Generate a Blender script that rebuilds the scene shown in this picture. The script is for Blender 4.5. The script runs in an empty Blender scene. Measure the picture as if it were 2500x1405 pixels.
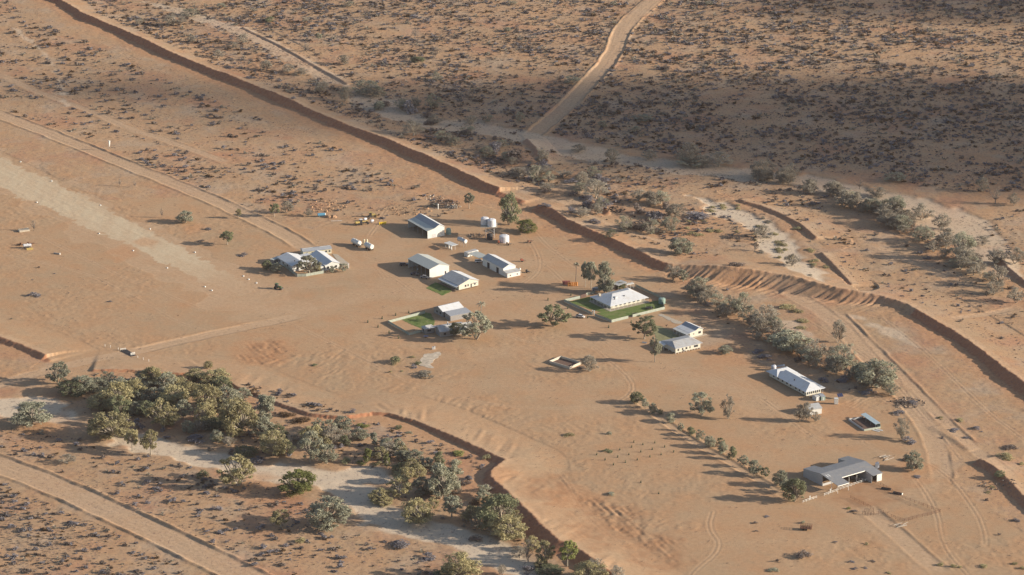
import bpy, math, random
import numpy as np
from mathutils import Vector
R=math.radians
random.seed(7); RNG=np.random.default_rng(11)
scene=bpy.context.scene
COL=scene.collection
# ------------------------------------------------------------------ camera, sky, sun, exposure
PW,PH=2500.0,1405.0; FPX=7890.0; PITCH=19.5; CAMH=598.0
cam=bpy.data.objects.new('camera',bpy.data.cameras.new('camera')); COL.objects.link(cam)
cam.location=(0,0,CAMH); cam.rotation_euler=(R(90-PITCH),0,0)
cam.data.sensor_width=36; cam.data.lens=36*FPX/PW; cam.data.clip_start=5; cam.data.clip_end=20000
scene.camera=cam
HAZE=1.7e-5
SUN_EL=17.0; SUN_AZ=97.0      # azimuth from +Y towards +X
w=bpy.data.worlds.new("World"); scene.world=w; w.use_nodes=True
nt=w.node_tree; bg=nt.nodes['Background']
sky=nt.nodes.new('ShaderNodeTexSky'); sky.sky_type='NISHITA'; sky.sun_disc=False
sky.sun_elevation=R(SUN_EL); sky.sun_rotation=R(SUN_AZ); sky.air_density=1.0; sky.dust_density=1.0; sky.ozone_density=1.0
nt.links.new(sky.outputs[0],bg.inputs[0]); bg.inputs[1].default_value=0.082
sd=Vector((math.sin(R(SUN_AZ))*math.cos(R(SUN_EL)),math.cos(R(SUN_AZ))*math.cos(R(SUN_EL)),math.sin(R(SUN_EL))))
sl=bpy.data.lights.new('sun','SUN'); sun=bpy.data.objects.new('sun',sl); COL.objects.link(sun)
sl.energy=5.0; sl.angle=R(0.55); sl.color=(1.0,0.885,0.72)
sun.rotation_euler=sd.to_track_quat('Z','Y').to_euler(); sun.location=(300,1500,900)
vs=scene.view_settings; vs.view_transform='Standard'; vs.look='None'; vs.gamma=1; vs.exposure=0.77
scene.cycles.max_bounces=5; scene.cycles.diffuse_bounces=1; scene.cycles.transparent_max_bounces=64
scene.cycles.volume_bounces=0

# ------------------------------------------------------------------ pixel -> ground
c,s_=math.cos(R(PITCH)),math.sin(R(PITCH))
def ray(px,py):
    a=(px-PW/2)/FPX; b=(PH/2-py)/FPX
    return a, c+s_*b, -s_+c*b
def smooth(p,n=2):
    for _ in range(n):
        q=[p[0]]
        for (a,b),(c2,d2) in zip(p[:-1],p[1:]): q+=[(a*.75+c2*.25,b*.75+d2*.25),(a*.25+c2*.75,b*.25+d2*.75)]
        p=q+[p[-1]]
    return p
def unp(px,py,z=0.0):
    x,y,zz=ray(px,py); t=(CAMH-z)/(-zz); return (x*t,y*t)
def P(pts,z=0.0): return [unp(a,b,z) for a,b in pts]
def scale_at(px,py):
    x,y,zz=ray(px,py); t=CAMH/(-zz); return FPX/t        # px per metre
def phi_at(px,py):
    x,y,zz=ray(px,py); return math.atan2(-zz,math.hypot(x,y))

# ------------------------------------------------------------------ numeric helpers
TAB=[np.random.default_rng(100+i).random((256,256)).astype(np.float32) for i in range(8)]
def vn(X,Y,sc,seed=0):
    t=TAB[seed%8]; o=seed*17.3
    x=X/sc+o; y=Y/sc+o*1.7
    xi=np.floor(x); yi=np.floor(y); fx=x-xi; fy=y-yi
    fx=fx*fx*(3-2*fx); fy=fy*fy*(3-2*fy)
    a=xi.astype(np.int64)&255; b=yi.astype(np.int64)&255; a1=(a+1)&255; b1=(b+1)&255
    return (t[a,b]*(1-fx)+t[a1,b]*fx)*(1-fy)+(t[a,b1]*(1-fx)+t[a1,b1]*fx)*fy
def sst(a,b,x):
    t=np.clip((x-a)/(b-a),0,1); return t*t*(3-2*t)
def pdist(X,Y,pts):
    """nearest signed distance (positive on right-hand side), arclength, total length"""
    best=np.full(X.shape,1e9); sg=np.zeros(X.shape); ss=np.zeros(X.shape); acc=0
    for (ax,ay),(bx,by) in zip(pts[:-1],pts[1:]):
        dx,dy=bx-ax,by-ay; L=math.hypot(dx,dy); ux,uy=dx/L,dy/L
        t=np.clip((X-ax)*ux+(Y-ay)*uy,0,L)
        ex=X-(ax+ux*t); ey=Y-(ay+uy*t); d=np.hypot(ex,ey)
        m=d<best
        best=np.where(m,d,best); sg=np.where(m,np.where(ex*uy-ey*ux>=0,1.0,-1.0),sg); ss=np.where(m,acc+t,ss); acc+=L
    return best*sg,ss,acc
def near(X,Y,pts,mar):
    xs=[p[0] for p in pts]; ys=[p[1] for p in pts]
    return np.nonzero((X>min(xs)-mar)&(X<max(xs)+mar)&(Y>min(ys)-mar)&(Y<max(ys)+mar))[0]
def inpoly(X,Y,pts):
    r=np.zeros(X.shape,bool); n=len(pts)
    for i in range(n):
        x1,y1=pts[i]; x2,y2=pts[(i+1)%n]
        if y1==y2: continue
        k=((y1>Y)!=(y2>Y))&(X<(x2-x1)*(Y-y1)/(y2-y1)+x1); r^=k
    return r

# ------------------------------------------------------------------ terrain description (traced, laid on the ground)
LEV=[ # crest line, height, face run, crest width, back run, gully strength
 ([(-90,-95),(30,-50),(150,0),(212,38),(273,61),(342,92),(410,126),(512,167),(615,205),(717,249),(820,294),(932,335),(1014,369),(1096,403),(1172,441),(1225,463),(1287,486)],3.1,4.2,.8,30,.5),
 ([(1303,496),(1347,510),(1381,534),(1420,554),(1464,570),(1516,593),(1555,612),(1594,632),(1633,645),(1705,648),(1787,656),(1869,665),(1940,677),(2002,694),(2060,708),(2152,723),(2214,743),(2265,774),(2333,812),(2402,860),(2470,914),(2560,975),(2700,1080)],3.0,4.2,1.2,34,1.0),
 ([(-90,800),(0,824),(51,841),(92,858),(128,876)],2.0,3.2,.8,28,.6),
 ([(215,903),(318,904),(393,911),(470,913),(540,925),(581,945),(676,983),(752,1010),(830,1018),(908,1007),(950,1010),(1021,1031),(1086,1058),(1158,1089),(1232,1123),(1215,1136),(1199,1147),(1196,1164),(1233,1195),(1267,1226),(1308,1267),(1363,1318),(1411,1338),(1479,1390),(1580,1460)],2.3,3.4,.8,30,.5),
 ([(2380,1118),(2396,1125),(2419,1136),(2438,1150),(2458,1168),(2475,1186),(2494,1207),(2580,1290)],2.2,3.4,.8,20,.5),
 ([(1800,484),(1817,491),(1855,501),(1910,523),(1951,545),(1995,580)],1.6,2.4,.5,20,.4),
 ([(2002,614),(2030,640),(2053,665),(2080,699)],1.2,2.2,.5,14,.4),
 ([(590,66),(608,75),(687,114),(769,160),(850,205)],1.0,2.0,.5,14,.4),
 ([(1284,336),(1300,352),(1320,372),(1340,395)],1.7,2.8,.6,12,.4),
 ([(2440,630),(2460,651),(2500,685),(2560,720)],1.6,2.6,.6,18,.4),
 ([(2275,1040),(2330,1075),(2370,1100)],.45,3,.6,8,.3),
 ([(1440,490),(1462,500),(1490,520)],1.8,4,.6,5,.3),
]
VERTH={1:[1,1,1,1,1,1,1,1,1.1,1.45,1.6,1.65,1.65,1.6,1.45,1.15,1,1,1,1.05,1.1,1.1,1.1],3:[.5,.45,.45,.5,.5,.55,.6,.6,.65,.6,.6,.65,.8,.9,1,1,1,1,1.1,1.2,1.4,1.5,1.5,1.4,1.3]}
VARH={}
for _k,(p,h,a,b,c_,g) in enumerate(LEV):
    mv=VERTH.get(_k,[1]*len(p)); mv=(mv+[mv[-1]]*len(p))[:len(p)]
    q=[unp(x,y,h*m_*.97) for (x,y),m_ in zip(p,mv)]
    cs=[0]
    for (x0,y0),(x1,y1) in zip(q[:-1],q[1:]): cs.append(cs[-1]+math.hypot(x1-x0,y1-y0))
    VARH[_k]=(cs,mv); LEV[_k]=(q,h,a,b,c_,g)
ROADS=[ # centre, half width m, berm height
 ([(-90,248),(0,280),(120,325),(240,375),(360,423),(480,470),(620,535),(700,575),(780,625)],5.5,.45),
 ([(-90,1105),(0,1135),(150,1192),(300,1262),(420,1318),(520,1368),(620,1416),(760,1480)],8.0,.7),
 ([(-90,965),(0,938),(70,917),(170,890),(300,865),(450,832),(620,796),(760,765)],4.5,.08),
 ([(1640,-50),(1590,5),(1535,50),(1512,90),(1500,130),(1470,170),(1425,215),(1375,270),(1320,315),(1292,334)],6.0,.5),
 ([(2095,1225),(2150,1270),(2220,1330),(2310,1410)],4.5,.2),
 ([(0,180),(90,225),(200,262),(330,320),(430,350),(560,400)],3.0,.15),
 ([(2040,760),(2120,840),(2230,950),(2340,1065),(2480,1180)],3.2,.3),
 ([(1900,700),(1990,750),(2060,800),(2140,900),(2230,990),(2290,1090),(2300,1180)],5.0,.2),
 ([(1330,480),(1500,560),(1640,600)],2.0,.1),
 ([(2500,750),(2400,770),(2300,790)],2.5,.15),
 ([(2100,590),(2250,650),(2330,690)],2.0,.15),
 ([(1540,965),(1680,1075),(1800,1140),(1925,1218)],2.2,.3),
]
ROADS=[(P(smooth(p)),a,b) for p,a,b in ROADS]
SAND=[ # dry creek sand: centre, half width
 ([(-90,985),(0,992),(110,1008),(210,1035)],13),
 ([(210,1035),(300,1068),(420,1103),(520,1128),(640,1150),(720,1163),(800,1168),(870,1200),(930,1262),(1050,1298),(1150,1322),(1250,1362),(1340,1408),(1420,1450)],9.5),
 ([(760,1165),(850,1158),(930,1165),(980,1190)],13),
 ([(350,5),(480,40),(600,82),(700,140),(800,190),(860,215)],7),
 ([(860,215),(1000,300),(1150,312),(1260,330),(1420,378),(1600,398),(1780,425),(1950,440),(2080,475),(2230,492),(2350,535),(2400,600),(2420,650),(2500,690)],12),
 ([(1690,478),(1780,512),(1850,548),(1905,598),(1950,650),(2010,704)],9),
 ([(2080,770),(2150,800),(2240,850)],5),
 ([(2210,520),(2320,560),(2380,610)],14),
 ([(1850,760),(1950,800),(1990,830)],6),
 ([(20,60),(130,140),(160,260)],1),
]
SAND=[(P(smooth(p)),a,1.0 if k in(0,1,2,5) else .6) for k,(p,a) in enumerate(SAND)]
ORANGE=[((650,857),17),((1010,455),20),((1150,490),18),((1450,600),16),((1340,560),14),((300,620),10),((2450,440),40),((2060,1010),14),((1800,690),14),((1290,520),14),((560,330),9),((1960,870),18),((2240,1150),14),((1400,1215),12),((1220,1165),10),((350,590),9),((1500,600),12),((1240,675),9),((100,1060),18),((620,1200),14),((480,555),8),((1700,560),22),((1780,870),15)]
ORANGE=[(unp(*p),r) for p,r in ORANGE]
BROWN=[((650,857),16),((1340,1200),16),((1480,1290),22),((1600,1350),18),((2100,1200),18),((1450,1250),14),((650,165),30)]
BROWN=[(unp(*p),r) for p,r in BROWN]
RUNWAY=P([(-90,340),(0,386),(164,460),(400,583),(615,700),(592,722),(500,688),(300,595),(100,505),(0,460),(-90,415)])
RWC=P([(-90,372),(0,420),(200,520),(400,618),(600,712)])
GRADED=P([(-90,320),(0,368),(200,468),(420,575),(640,690),(760,750),(620,770),(510,742),(300,642),(150,556),(50,492),(0,480),(-90,450)])
PADP=P([(-90,460),(-90,320),(0,368),(250,490),(480,480),(640,540),(760,560),(960,500),(1150,490),(1290,540),(1560,660),(1640,760),(1700,860),(1820,880),(2080,960),(2240,1010),(2330,1190),(2500,1300),(2600,1480),(1500,1480),(1400,1370),(1190,1160),(1225,1130),(1050,1080),(900,1030),(560,950),(300,910),(130,890),(0,830),(-90,800)])
FLAT=[((760,650),34),((1040,560),22),((1050,640),22),((1120,690),20),((1220,650),20),((1190,580),20),((1090,780),36),((1130,800),20),((1500,750),40),((1550,740),32),((1660,840),28),((1940,940),24),((1985,1000),16),((2112,1035),14),((2060,1150),30),((2060,1190),26),((890,600),16),((1100,605),12),((1380,890),8),((320,865),7),((1155,635),12),((1170,1240),1),((1630,800),22),((1585,760),20)]
FLAT=[(unp(*p),r) for p,r in FLAT]

PATHS=[[(760,765),(900,725),(1000,705),(1180,715),(1290,700),(1400,760),(1480,840),(1600,900),(1800,900),(1900,1010),(2050,1060)],[(820,640),(900,650),(980,690),(1040,735),(1200,745),(1330,760),(1450,830)],
[(1000,700),(1110,640),(1180,600),(1250,620),(1330,640),(1380,690)],[(960,500),(900,560),(880,620),(930,680)],[(1120,720),(1230,720),(1310,680),(1320,620),(1270,560)],[(640,700),(760,700),(880,690),(990,712)],
[(700,790),(860,860),(1000,940),(1150,980),(1300,1000),(1480,990)],[(1450,850),(1560,930),(1500,990),(1330,1010),(1180,1060)],[(2040,1000),(2100,975),(2150,940)],[(1990,1040),(2070,1010),(2130,960),(2200,1000)],
[(2120,1080),(2220,1160),(2290,1240),(2300,1330),(2360,1405)],[(2160,1110),(2280,1130),(2380,1230),(2400,1330)],[(1350,1150),(1420,1250),(1520,1330),(1600,1405)],[(1700,1405),(1760,1340),(1720,1290),(1735,1250)],
[(320,860),(450,880),(620,900),(760,960),(900,985)],[(0,620),(140,650),(300,700),(420,780),(520,810)],[(100,580),(220,640),(330,690),(500,760)],[(1500,700),(1400,650),(1250,520)],[(1330,640),(1500,670),(1640,720)],
[(2350,1120),(2300,1060),(2240,1000),(2130,880),(2000,800),(1900,750)],[(2500,1080),(2400,990),(2250,850),(2150,780)],[(1700,900),(1850,960),(1960,1060),(2100,1130)],[(600,560),(700,580),(800,590),(880,640)],[(1180,800),(1320,850),(1450,840),(1560,780),(1640,770)],
[(1600,640),(1700,560),(1850,500),(2050,560)],[(250,100),(420,190),(640,300),(860,400)],[(0,130),(160,210),(380,330),(600,420)]]
PATHS=[(P(smooth(p)),o) for p in PATHS for o in (-.95,.95)]
BROAD=[([(620,770),(760,760),(880,720),(1000,690),(1110,650),(1210,620),(1300,640)],13,.5),([(700,700),(820,670),(930,640),(960,600)],10,.45),([(1010,720),(1150,730),(1280,700),(1400,770),(1450,820),(1560,880),(1720,930),(1860,1000)],11,.5),([(640,690),(560,660),(480,640)],12,.4),([(1450,830),(1330,850),(1180,870)],9,.4),([(2280,1000),(2300,1130),(2240,1210)],9,.45),([(1890,690),(2020,770),(2130,870),(2260,1000)],9,.6),([(1000,470),(1080,545),(960,590)],8,.3),([(2080,1240),(2200,1330),(2300,1430)],7,.5),([(1100,960),(1250,930),(1400,960),(1500,1010)],12,.3)]
BROAD=[(P(p),a,b) for p,a,b in BROAD]
RUF=P([(430,850),(640,880),(900,860),(1150,900),(1380,1080),(1700,1300),(1560,1405),(1420,1360),(1240,1150),(1230,1110),(1040,1030),(900,1005),(560,930)])
def masks_pad(X,Y):
    pad=inpoly(X,Y,PADP).astype(float)
    return pad
def height(X,Y,full=False):
    X=np.asarray(X,float); Y=np.asarray(Y,float)
    pad=masks_pad(X,Y)
    H=(vn(X,Y,140,1)-.5)*1.3+(vn(X,Y,55,2)-.5)*.35
    rough=(vn(X,Y,7,3)-.5)*.16+(vn(X,Y,2.6,4)-.5)*.20+(vn(X,Y,1.4,1)-.5)*.10
    scr=sst(.42,.7,vn(X,Y,38,5))
    fine=(vn(X,Y,3.2,6)-.5)*.12+(vn(X,Y,1.5,7)-.5)*.15+(vn(X*.8+Y*.6,(Y-X)*.2,1.6,2)-.5)*.12*sst(.4,.7,vn(X,Y,28,1))
    H=H*(1-.55*pad)+rough*(1-pad)*(.55+.45*vn(X,Y,30,0))+pad*fine*(.15+.75*scr)
    M={k:np.zeros(X.shape) for k in ('orange','track','pale','grey','brown','scrub','face')}
    # levee-parallel scraping of the pad and creek beds
    for pts,hw,wt in SAND:
        i=near(X,Y,pts,hw+14)
        if not len(i): continue
        d,s,_=pdist(X[i],Y[i],pts); en=.12+.88*sst(0,34,np.minimum(s,_-s)); ww=hw*en*(.6+.85*vn(X[i],Y[i],22,5))+ (vn(X[i],Y[i],6,2)-.5)*7
        m=1-sst(ww-2.2,ww+2.2,np.abs(d)); M['pale'][i]=np.maximum(M['pale'][i],m*wt)
        if hw>8: H[i]=H[i]*(1-.6*m)-(1-sst(ww-3,ww+4,np.abs(d)))*.55
    gi=np.nonzero(inpoly(X+(vn(X,Y,14,6)-.5)*14,Y+(vn(X,Y,14,7)-.5)*22,GRADED))[0]
    if len(gi):
        M['track'][gi]=.4+.45*vn(X[gi],Y[gi],11,2); H[gi]*=.6
    gi=np.nonzero(inpoly(X+ (vn(X,Y,9,3)-.5)*5+(vn(X,Y,2.5,1)-.5)*4,Y+(vn(X,Y,9,4)-.5)*7+(vn(X,Y,2.5,2)-.5)*5,RUNWAY))[0]
    if len(gi): M['grey'][gi]=1
    i=near(X,Y,RWC,25)
    if len(i):
        d,s,_=pdist(X[i],Y[i],RWC)
        st=(vn(s*.06,d,1.0,4)-.5)
        k=(np.abs(d)<22); H[i]+=st*.06*k; M['grey'][i]*=1-.85*sst(_-80,_-10,s+(vn(X[i],Y[i],12,2)-.5)*40); M['grey'][i]*=(.85+.3*vn(s*.05,d*.5,1.0,3))
        M['grey'][i]=M['grey'][i]*.92*(1-.8*sst(11,25,np.abs(d)+st*8))+.0
    for k,(pts,hw,bh) in enumerate(ROADS):
        i=near(X,Y,pts,hw+8)
        if not len(i): continue
        d,s,L=pdist(X[i],Y[i],pts); d=d+(vn(s,s*0,9,k)-.5)*1.2; a=np.abs(d)
        m=1-sst(hw-.6,hw+.6,a); end=sst(0,12,s)*sst(0,12,L-s)
        M['track'][i]=np.maximum(M['track'][i],m*end)
        H[i]=H[i]*(1-.75*m*end)-.12*m*end + (vn(s*.05,d*1.1,1.0,k)-.5)*.12*m*end
        H[i]+=bh*np.exp(-((a-hw-1.0)/.85)**2)*(.45+.9*vn(s,d*0,5,k+1))*end
    for k,(pts,hw,wt) in enumerate(BROAD):
        i=near(X,Y,pts,hw*1.8)
        if not len(i): continue
        d,s,L=pdist(X[i],Y[i],pts); d=np.abs(d)+(vn(X[i],Y[i],13,k)-.5)*hw*.9
        m=(1-sst(hw*.35,hw*1.25,d))*(.6+.4*vn(X[i],Y[i],6,k+2)); M['track'][i]=np.maximum(M['track'][i],m*wt); H[i]*=(1-.7*m)
    for k,(pts,off) in enumerate(PATHS):
        i=near(X,Y,pts,6)
        if not len(i): continue
        d,s,L=pdist(X[i],Y[i],pts); d=d+(vn(s,s*0,40,k//2)-.5)*5-off
        m=np.exp(-(d/.55)**2)*(.35+.65*vn(s,s*0,23,3))
        M['track'][i]=np.maximum(M['track'][i],m*.75); H[i]-=m*.07; H[i]+=.06*np.exp(-((np.abs(d)-.95)/.4)**2)
    for (q,r) in ORANGE:
        i=near(X,Y,[q],r*1.8)
        d=np.hypot(X[i]-q[0],(Y[i]-q[1])/1.5); m=(1-sst(r*.4,r*1.2,d+(vn(X[i],Y[i],6,1)-.5)*r*.9)); M['orange'][i]=np.maximum(M['orange'][i],m*.6)
    for (q,r) in BROWN:
        i=near(X,Y,[q],r*1.8)
        d=np.hypot(X[i]-q[0],(Y[i]-q[1])/1.3); m=(1-sst(r*.5,r*1.15,d+(vn(X[i],Y[i],5,2)-.5)*r*.7)); M['brown'][i]=np.maximum(M['brown'][i],m*.45*(.4+vn(X[i],Y[i],4,1)))
        H[i]+=m*((vn(X[i]*.9+Y[i]*.4,(Y[i]-X[i]*.6)*.15,1.5,3)-.5)*.3+(vn(X[i],Y[i],2.0,5)-.5)*.25)
    i=near(X,Y,RUF,4)
    if len(i):
        x,y=X[i],Y[i]; m=inpoly(x+(vn(x,y,12,1)-.5)*16,y+(vn(x,y,12,2)-.5)*24,RUF)*sst(.35,.8,vn(x,y,19,3)); q=x*.62-y*.35
        H[i]+=m*((vn(q+vn(x,y,9,2)*3,(x*.35+y*.62)*.2,1.25,4)-.5)*.22+(vn(x,y,1.9,6)-.5)*.16)
    for (q,r) in FLAT:
        i=near(X,Y,[q],r*1.5); d=np.hypot(X[i]-q[0],Y[i]-q[1]); m=1-sst(r*.85,r*1.4,d); H[i]*=(1-m)
    for k,(pts,h,run,cr,back,gul) in enumerate(LEV):
        i=near(X,Y,pts,run+40)
        if not len(i): continue
        x,y=X[i],Y[i]; d,s,L=pdist(x,y,pts)
        end=sst(0,h*1.3,s)*sst(0,h*1.3,L-s)
        gz=((s>135)&(s<290))*1.0 if k==1 else 0.0
        d=d+(vn(s,s*0+k,3.2,1)-.5)*.7*min(1,h/3)*(1-.8*gz)+(vn(s,s*0+k,1.3,2)-.5)*1.0*min(1,h/3)*np.exp(-(d/2.2)**2)
        vmul=np.interp(s,VARH[k][0],VARH[k][1])*1.0 if k in VARH else 1.0
        hh=h*vmul*(.80+.34*vn(s,s*0,19,k)+.10*(vn(s,s*0,6,k+4)-.5)+.16*vn(s,s*0,1.8,k+1)*min(1,h/4)*np.exp(-(d/1.6)**2))
        rr=run*vmul**2.1*(1+.45*(1-.85*gz)*(vn(s,s*0,6,k+2)-.5)+.35*(vn(s,s*0,17,k+3)-.5))
        t=np.clip(d/rr,0,1)
        gg=(gul*(.35+1.15*((s>135)&(s<290))) if k==1 else gul)
        gl=((vn(s+d*.5,d*.05,1.15,k+3)-.5)*.8+(vn(s+d*.3,d*.2,3.4,k+1)-.5)*.22)*gg*.95*np.sin(np.pi*np.clip(d/(rr*1.9),0,1))
        f=np.where(d>0,(1-t)**1.06,(1-np.clip((-d-cr)/back,0,1))**1.3)
        f=np.clip(f,0,1)
        H[i]=H[i]*(1-.7*(f>0))+hh*f*end+gl*end*(d>0)
        if h>.9:
            toe=np.where(gg>1.2,.2,1.0)*(d>-.5)*(1-sst(run+5,run+12+7*vn(x,y,9,3),d))*end*min(1,h/2.6)
            M['orange'][i]=np.maximum(M['orange'][i],toe*(.95 if k<2 else .6)*(1-.5*sst(run,run+14,d)))
            M['face'][i]=np.maximum(M['face'][i],(d>-.3)*(1-sst(rr*.8,rr*1.3,d))*end*min(1,h/2.6)*np.where(gg>1.2,.12,1.0))
            bk=(d<=0)*(d>-cr-4)*end
            M['track'][i]=np.maximum(M['track'][i],bk*.6)
        if k<2:   # push-blade striations below the bank
            z=sst(run*.8,run*1.1,d)*(1-sst(run+12,run+26,d))*end
            ang=s*.93+d*.55
            H[i]+=z*(vn(ang,d*.09,1.7,2)-.5)*.42*(1.0 if k else .6)
            if k==1: 
                z2=sst(700,705,s*0+702)*z
        if k==3:
            z=(1-sst(8,34,-d))*sst(1,4,-d)*end
            H[i]+=z*(vn(s*.8-d*.6,d*.16,2.3,5)-.5)*.34*sst(.35,.6,vn(X[i],Y[i],17,6))
            M['track'][i]=np.maximum(M['track'][i],z*.35)
    M['pad']=pad; M['scr']=scr
    if full: return H,M
    return H
def hz(x,y): return float(height(np.array([x]),np.array([y]))[0])
def G(px,py,z=0.0):
    """pixel to a point on the terrain"""
    h=0.0
    for _ in range(3):
        x,y=unp(px,py,h+z); h=hz(x,y)
    return Vector((x,y,h))

# ------------------------------------------------------------------ materials
MATS={}
def nmat(name):
    m=bpy.data.materials.new(name); m.use_nodes=True; t=m.node_tree; return m,t,t.nodes['Principled BSDF']
def mat(name,col,rough=.7,metal=0,var=.18,sc=1.2,spec=.3,rnd=0,stretch=None,dirt=None):
    if name in MATS: return MATS[name]
    m,t,b=nmat(name); N=t.nodes.new
    b.inputs['Roughness'].default_value=rough; b.inputs['Metallic'].default_value=metal
    b.inputs['Specular IOR Level'].default_value=spec
    tc=N('ShaderNodeTexCoord'); mp=N('ShaderNodeMapping'); t.links.new(tc.outputs['Object'],mp.inputs[0])
    if stretch: mp.inputs['Scale'].default_value=stretch
    no=N('ShaderNodeTexNoise'); no.inputs['Scale'].default_value=sc; no.inputs['Detail'].default_value=4
    t.links.new(mp.outputs[0],no.inputs['Vector'])
    mr=N('ShaderNodeMapRange'); mr.inputs[3].default_value=1-var; mr.inputs[4].default_value=1+var; mr.inputs[1].default_value=.25; mr.inputs[2].default_value=.75
    t.links.new(no.outputs[0],mr.inputs[0])
    mx=N('ShaderNodeMix'); mx.data_type='RGBA'; mx.blend_type='MULTIPLY'; mx.inputs[0].default_value=1
    mx.inputs[6].default_value=(*col,1); t.links.new(mr.outputs[0],mx.inputs[7])
    out=mx.outputs[2]
    if dirt:
        n2=N('ShaderNodeTexNoise'); n2.inputs['Scale'].default_value=.35; n2.inputs['Detail'].default_value=5; t.links.new(tc.outputs['Object'],n2.inputs['Vector'])
        r2=N('ShaderNodeMapRange'); r2.inputs[1].default_value=.5; r2.inputs[2].default_value=.75; r2.inputs[4].default_value=.7; t.links.new(n2.outputs[0],r2.inputs[0])
        m2=N('ShaderNodeMix'); m2.data_type='RGBA'; t.links.new(r2.outputs[0],m2.inputs[0]); t.links.new(out,m2.inputs[6]); m2.inputs[7].default_value=(*dirt,1); out=m2.outputs[2]
    if rnd:
        oi=N('ShaderNodeObjectInfo'); r3=N('ShaderNodeMapRange'); r3.inputs[3].default_value=1-rnd; r3.inputs[4].default_value=1+rnd; t.links.new(oi.outputs['Random'],r3.inputs[0])
        m3=N('ShaderNodeMix'); m3.data_type='RGBA'; m3.blend_type='MULTIPLY'; m3.inputs[0].default_value=1; t.links.new(out,m3.inputs[6]); t.links.new(r3.outputs[0],m3.inputs[7]); out=m3.outputs[2]
    t.links.new(out,b.inputs['Base Color']); MATS[name]=m; return m
def leafmat(name,a,b_,rnd=.22):
    if name in MATS: return MATS[name]
    m,t,b=nmat(name); N=t.nodes.new
    b.inputs['Roughness'].default_value=.75; b.inputs['Specular IOR Level'].default_value=.15
    ge=N('ShaderNodeNewGeometry'); oi=N('ShaderNodeObjectInfo'); tc=N('ShaderNodeTexCoord')
    no=N('ShaderNodeTexNoise'); no.inputs['Scale'].default_value=.45; no.inputs['Detail'].default_value=2; t.links.new(tc.outputs['Object'],no.inputs['Vector'])
    mm=N('ShaderNodeMath'); mm.operation='MULTIPLY_ADD'; t.links.new(ge.outputs['Random Per Island'],mm.inputs[0]); mm.inputs[1].default_value=.6
    mr=N('ShaderNodeMapRange'); mr.inputs[1].default_value=.3; mr.inputs[2].default_value=.7; mr.inputs[3].default_value=-.25; mr.inputs[4].default_value=.6; t.links.new(no.outputs[0],mr.inputs[0])
    t.links.new(mr.outputs[0],mm.inputs[2]); mm.use_clamp=True
    mx=N('ShaderNodeMix'); mx.data_type='RGBA'; t.links.new(mm.outputs[0],mx.inputs[0]); mx.inputs[6].default_value=(*a,1); mx.inputs[7].default_value=(*b_,1)
    r3=N('ShaderNodeMapRange'); r3.inputs[3].default_value=1-rnd; r3.inputs[4].default_value=1+rnd; t.links.new(oi.outputs['Random'],r3.inputs[0])
    m3=N('ShaderNodeMix'); m3.data_type='RGBA'; m3.blend_type='MULTIPLY'; m3.inputs[0].default_value=1; t.links.new(mx.outputs[2],m3.inputs[6]); t.links.new(r3.outputs[0],m3.inputs[7])
    t.links.new(m3.outputs[2],b.inputs['Base Color'])
    tr=N('ShaderNodeBsdfTranslucent'); t.links.new(m3.outputs[2],tr.inputs['Color'])
    ms=N('ShaderNodeMixShader'); ms.inputs[0].default_value=.38
    t.links.new(b.outputs[0],ms.inputs[1]); t.links.new(tr.outputs[0],ms.inputs[2]); t.links.new(ms.outputs[0],t.nodes['Material Output'].inputs[0])
    MATS[name]=m; return m

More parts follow.
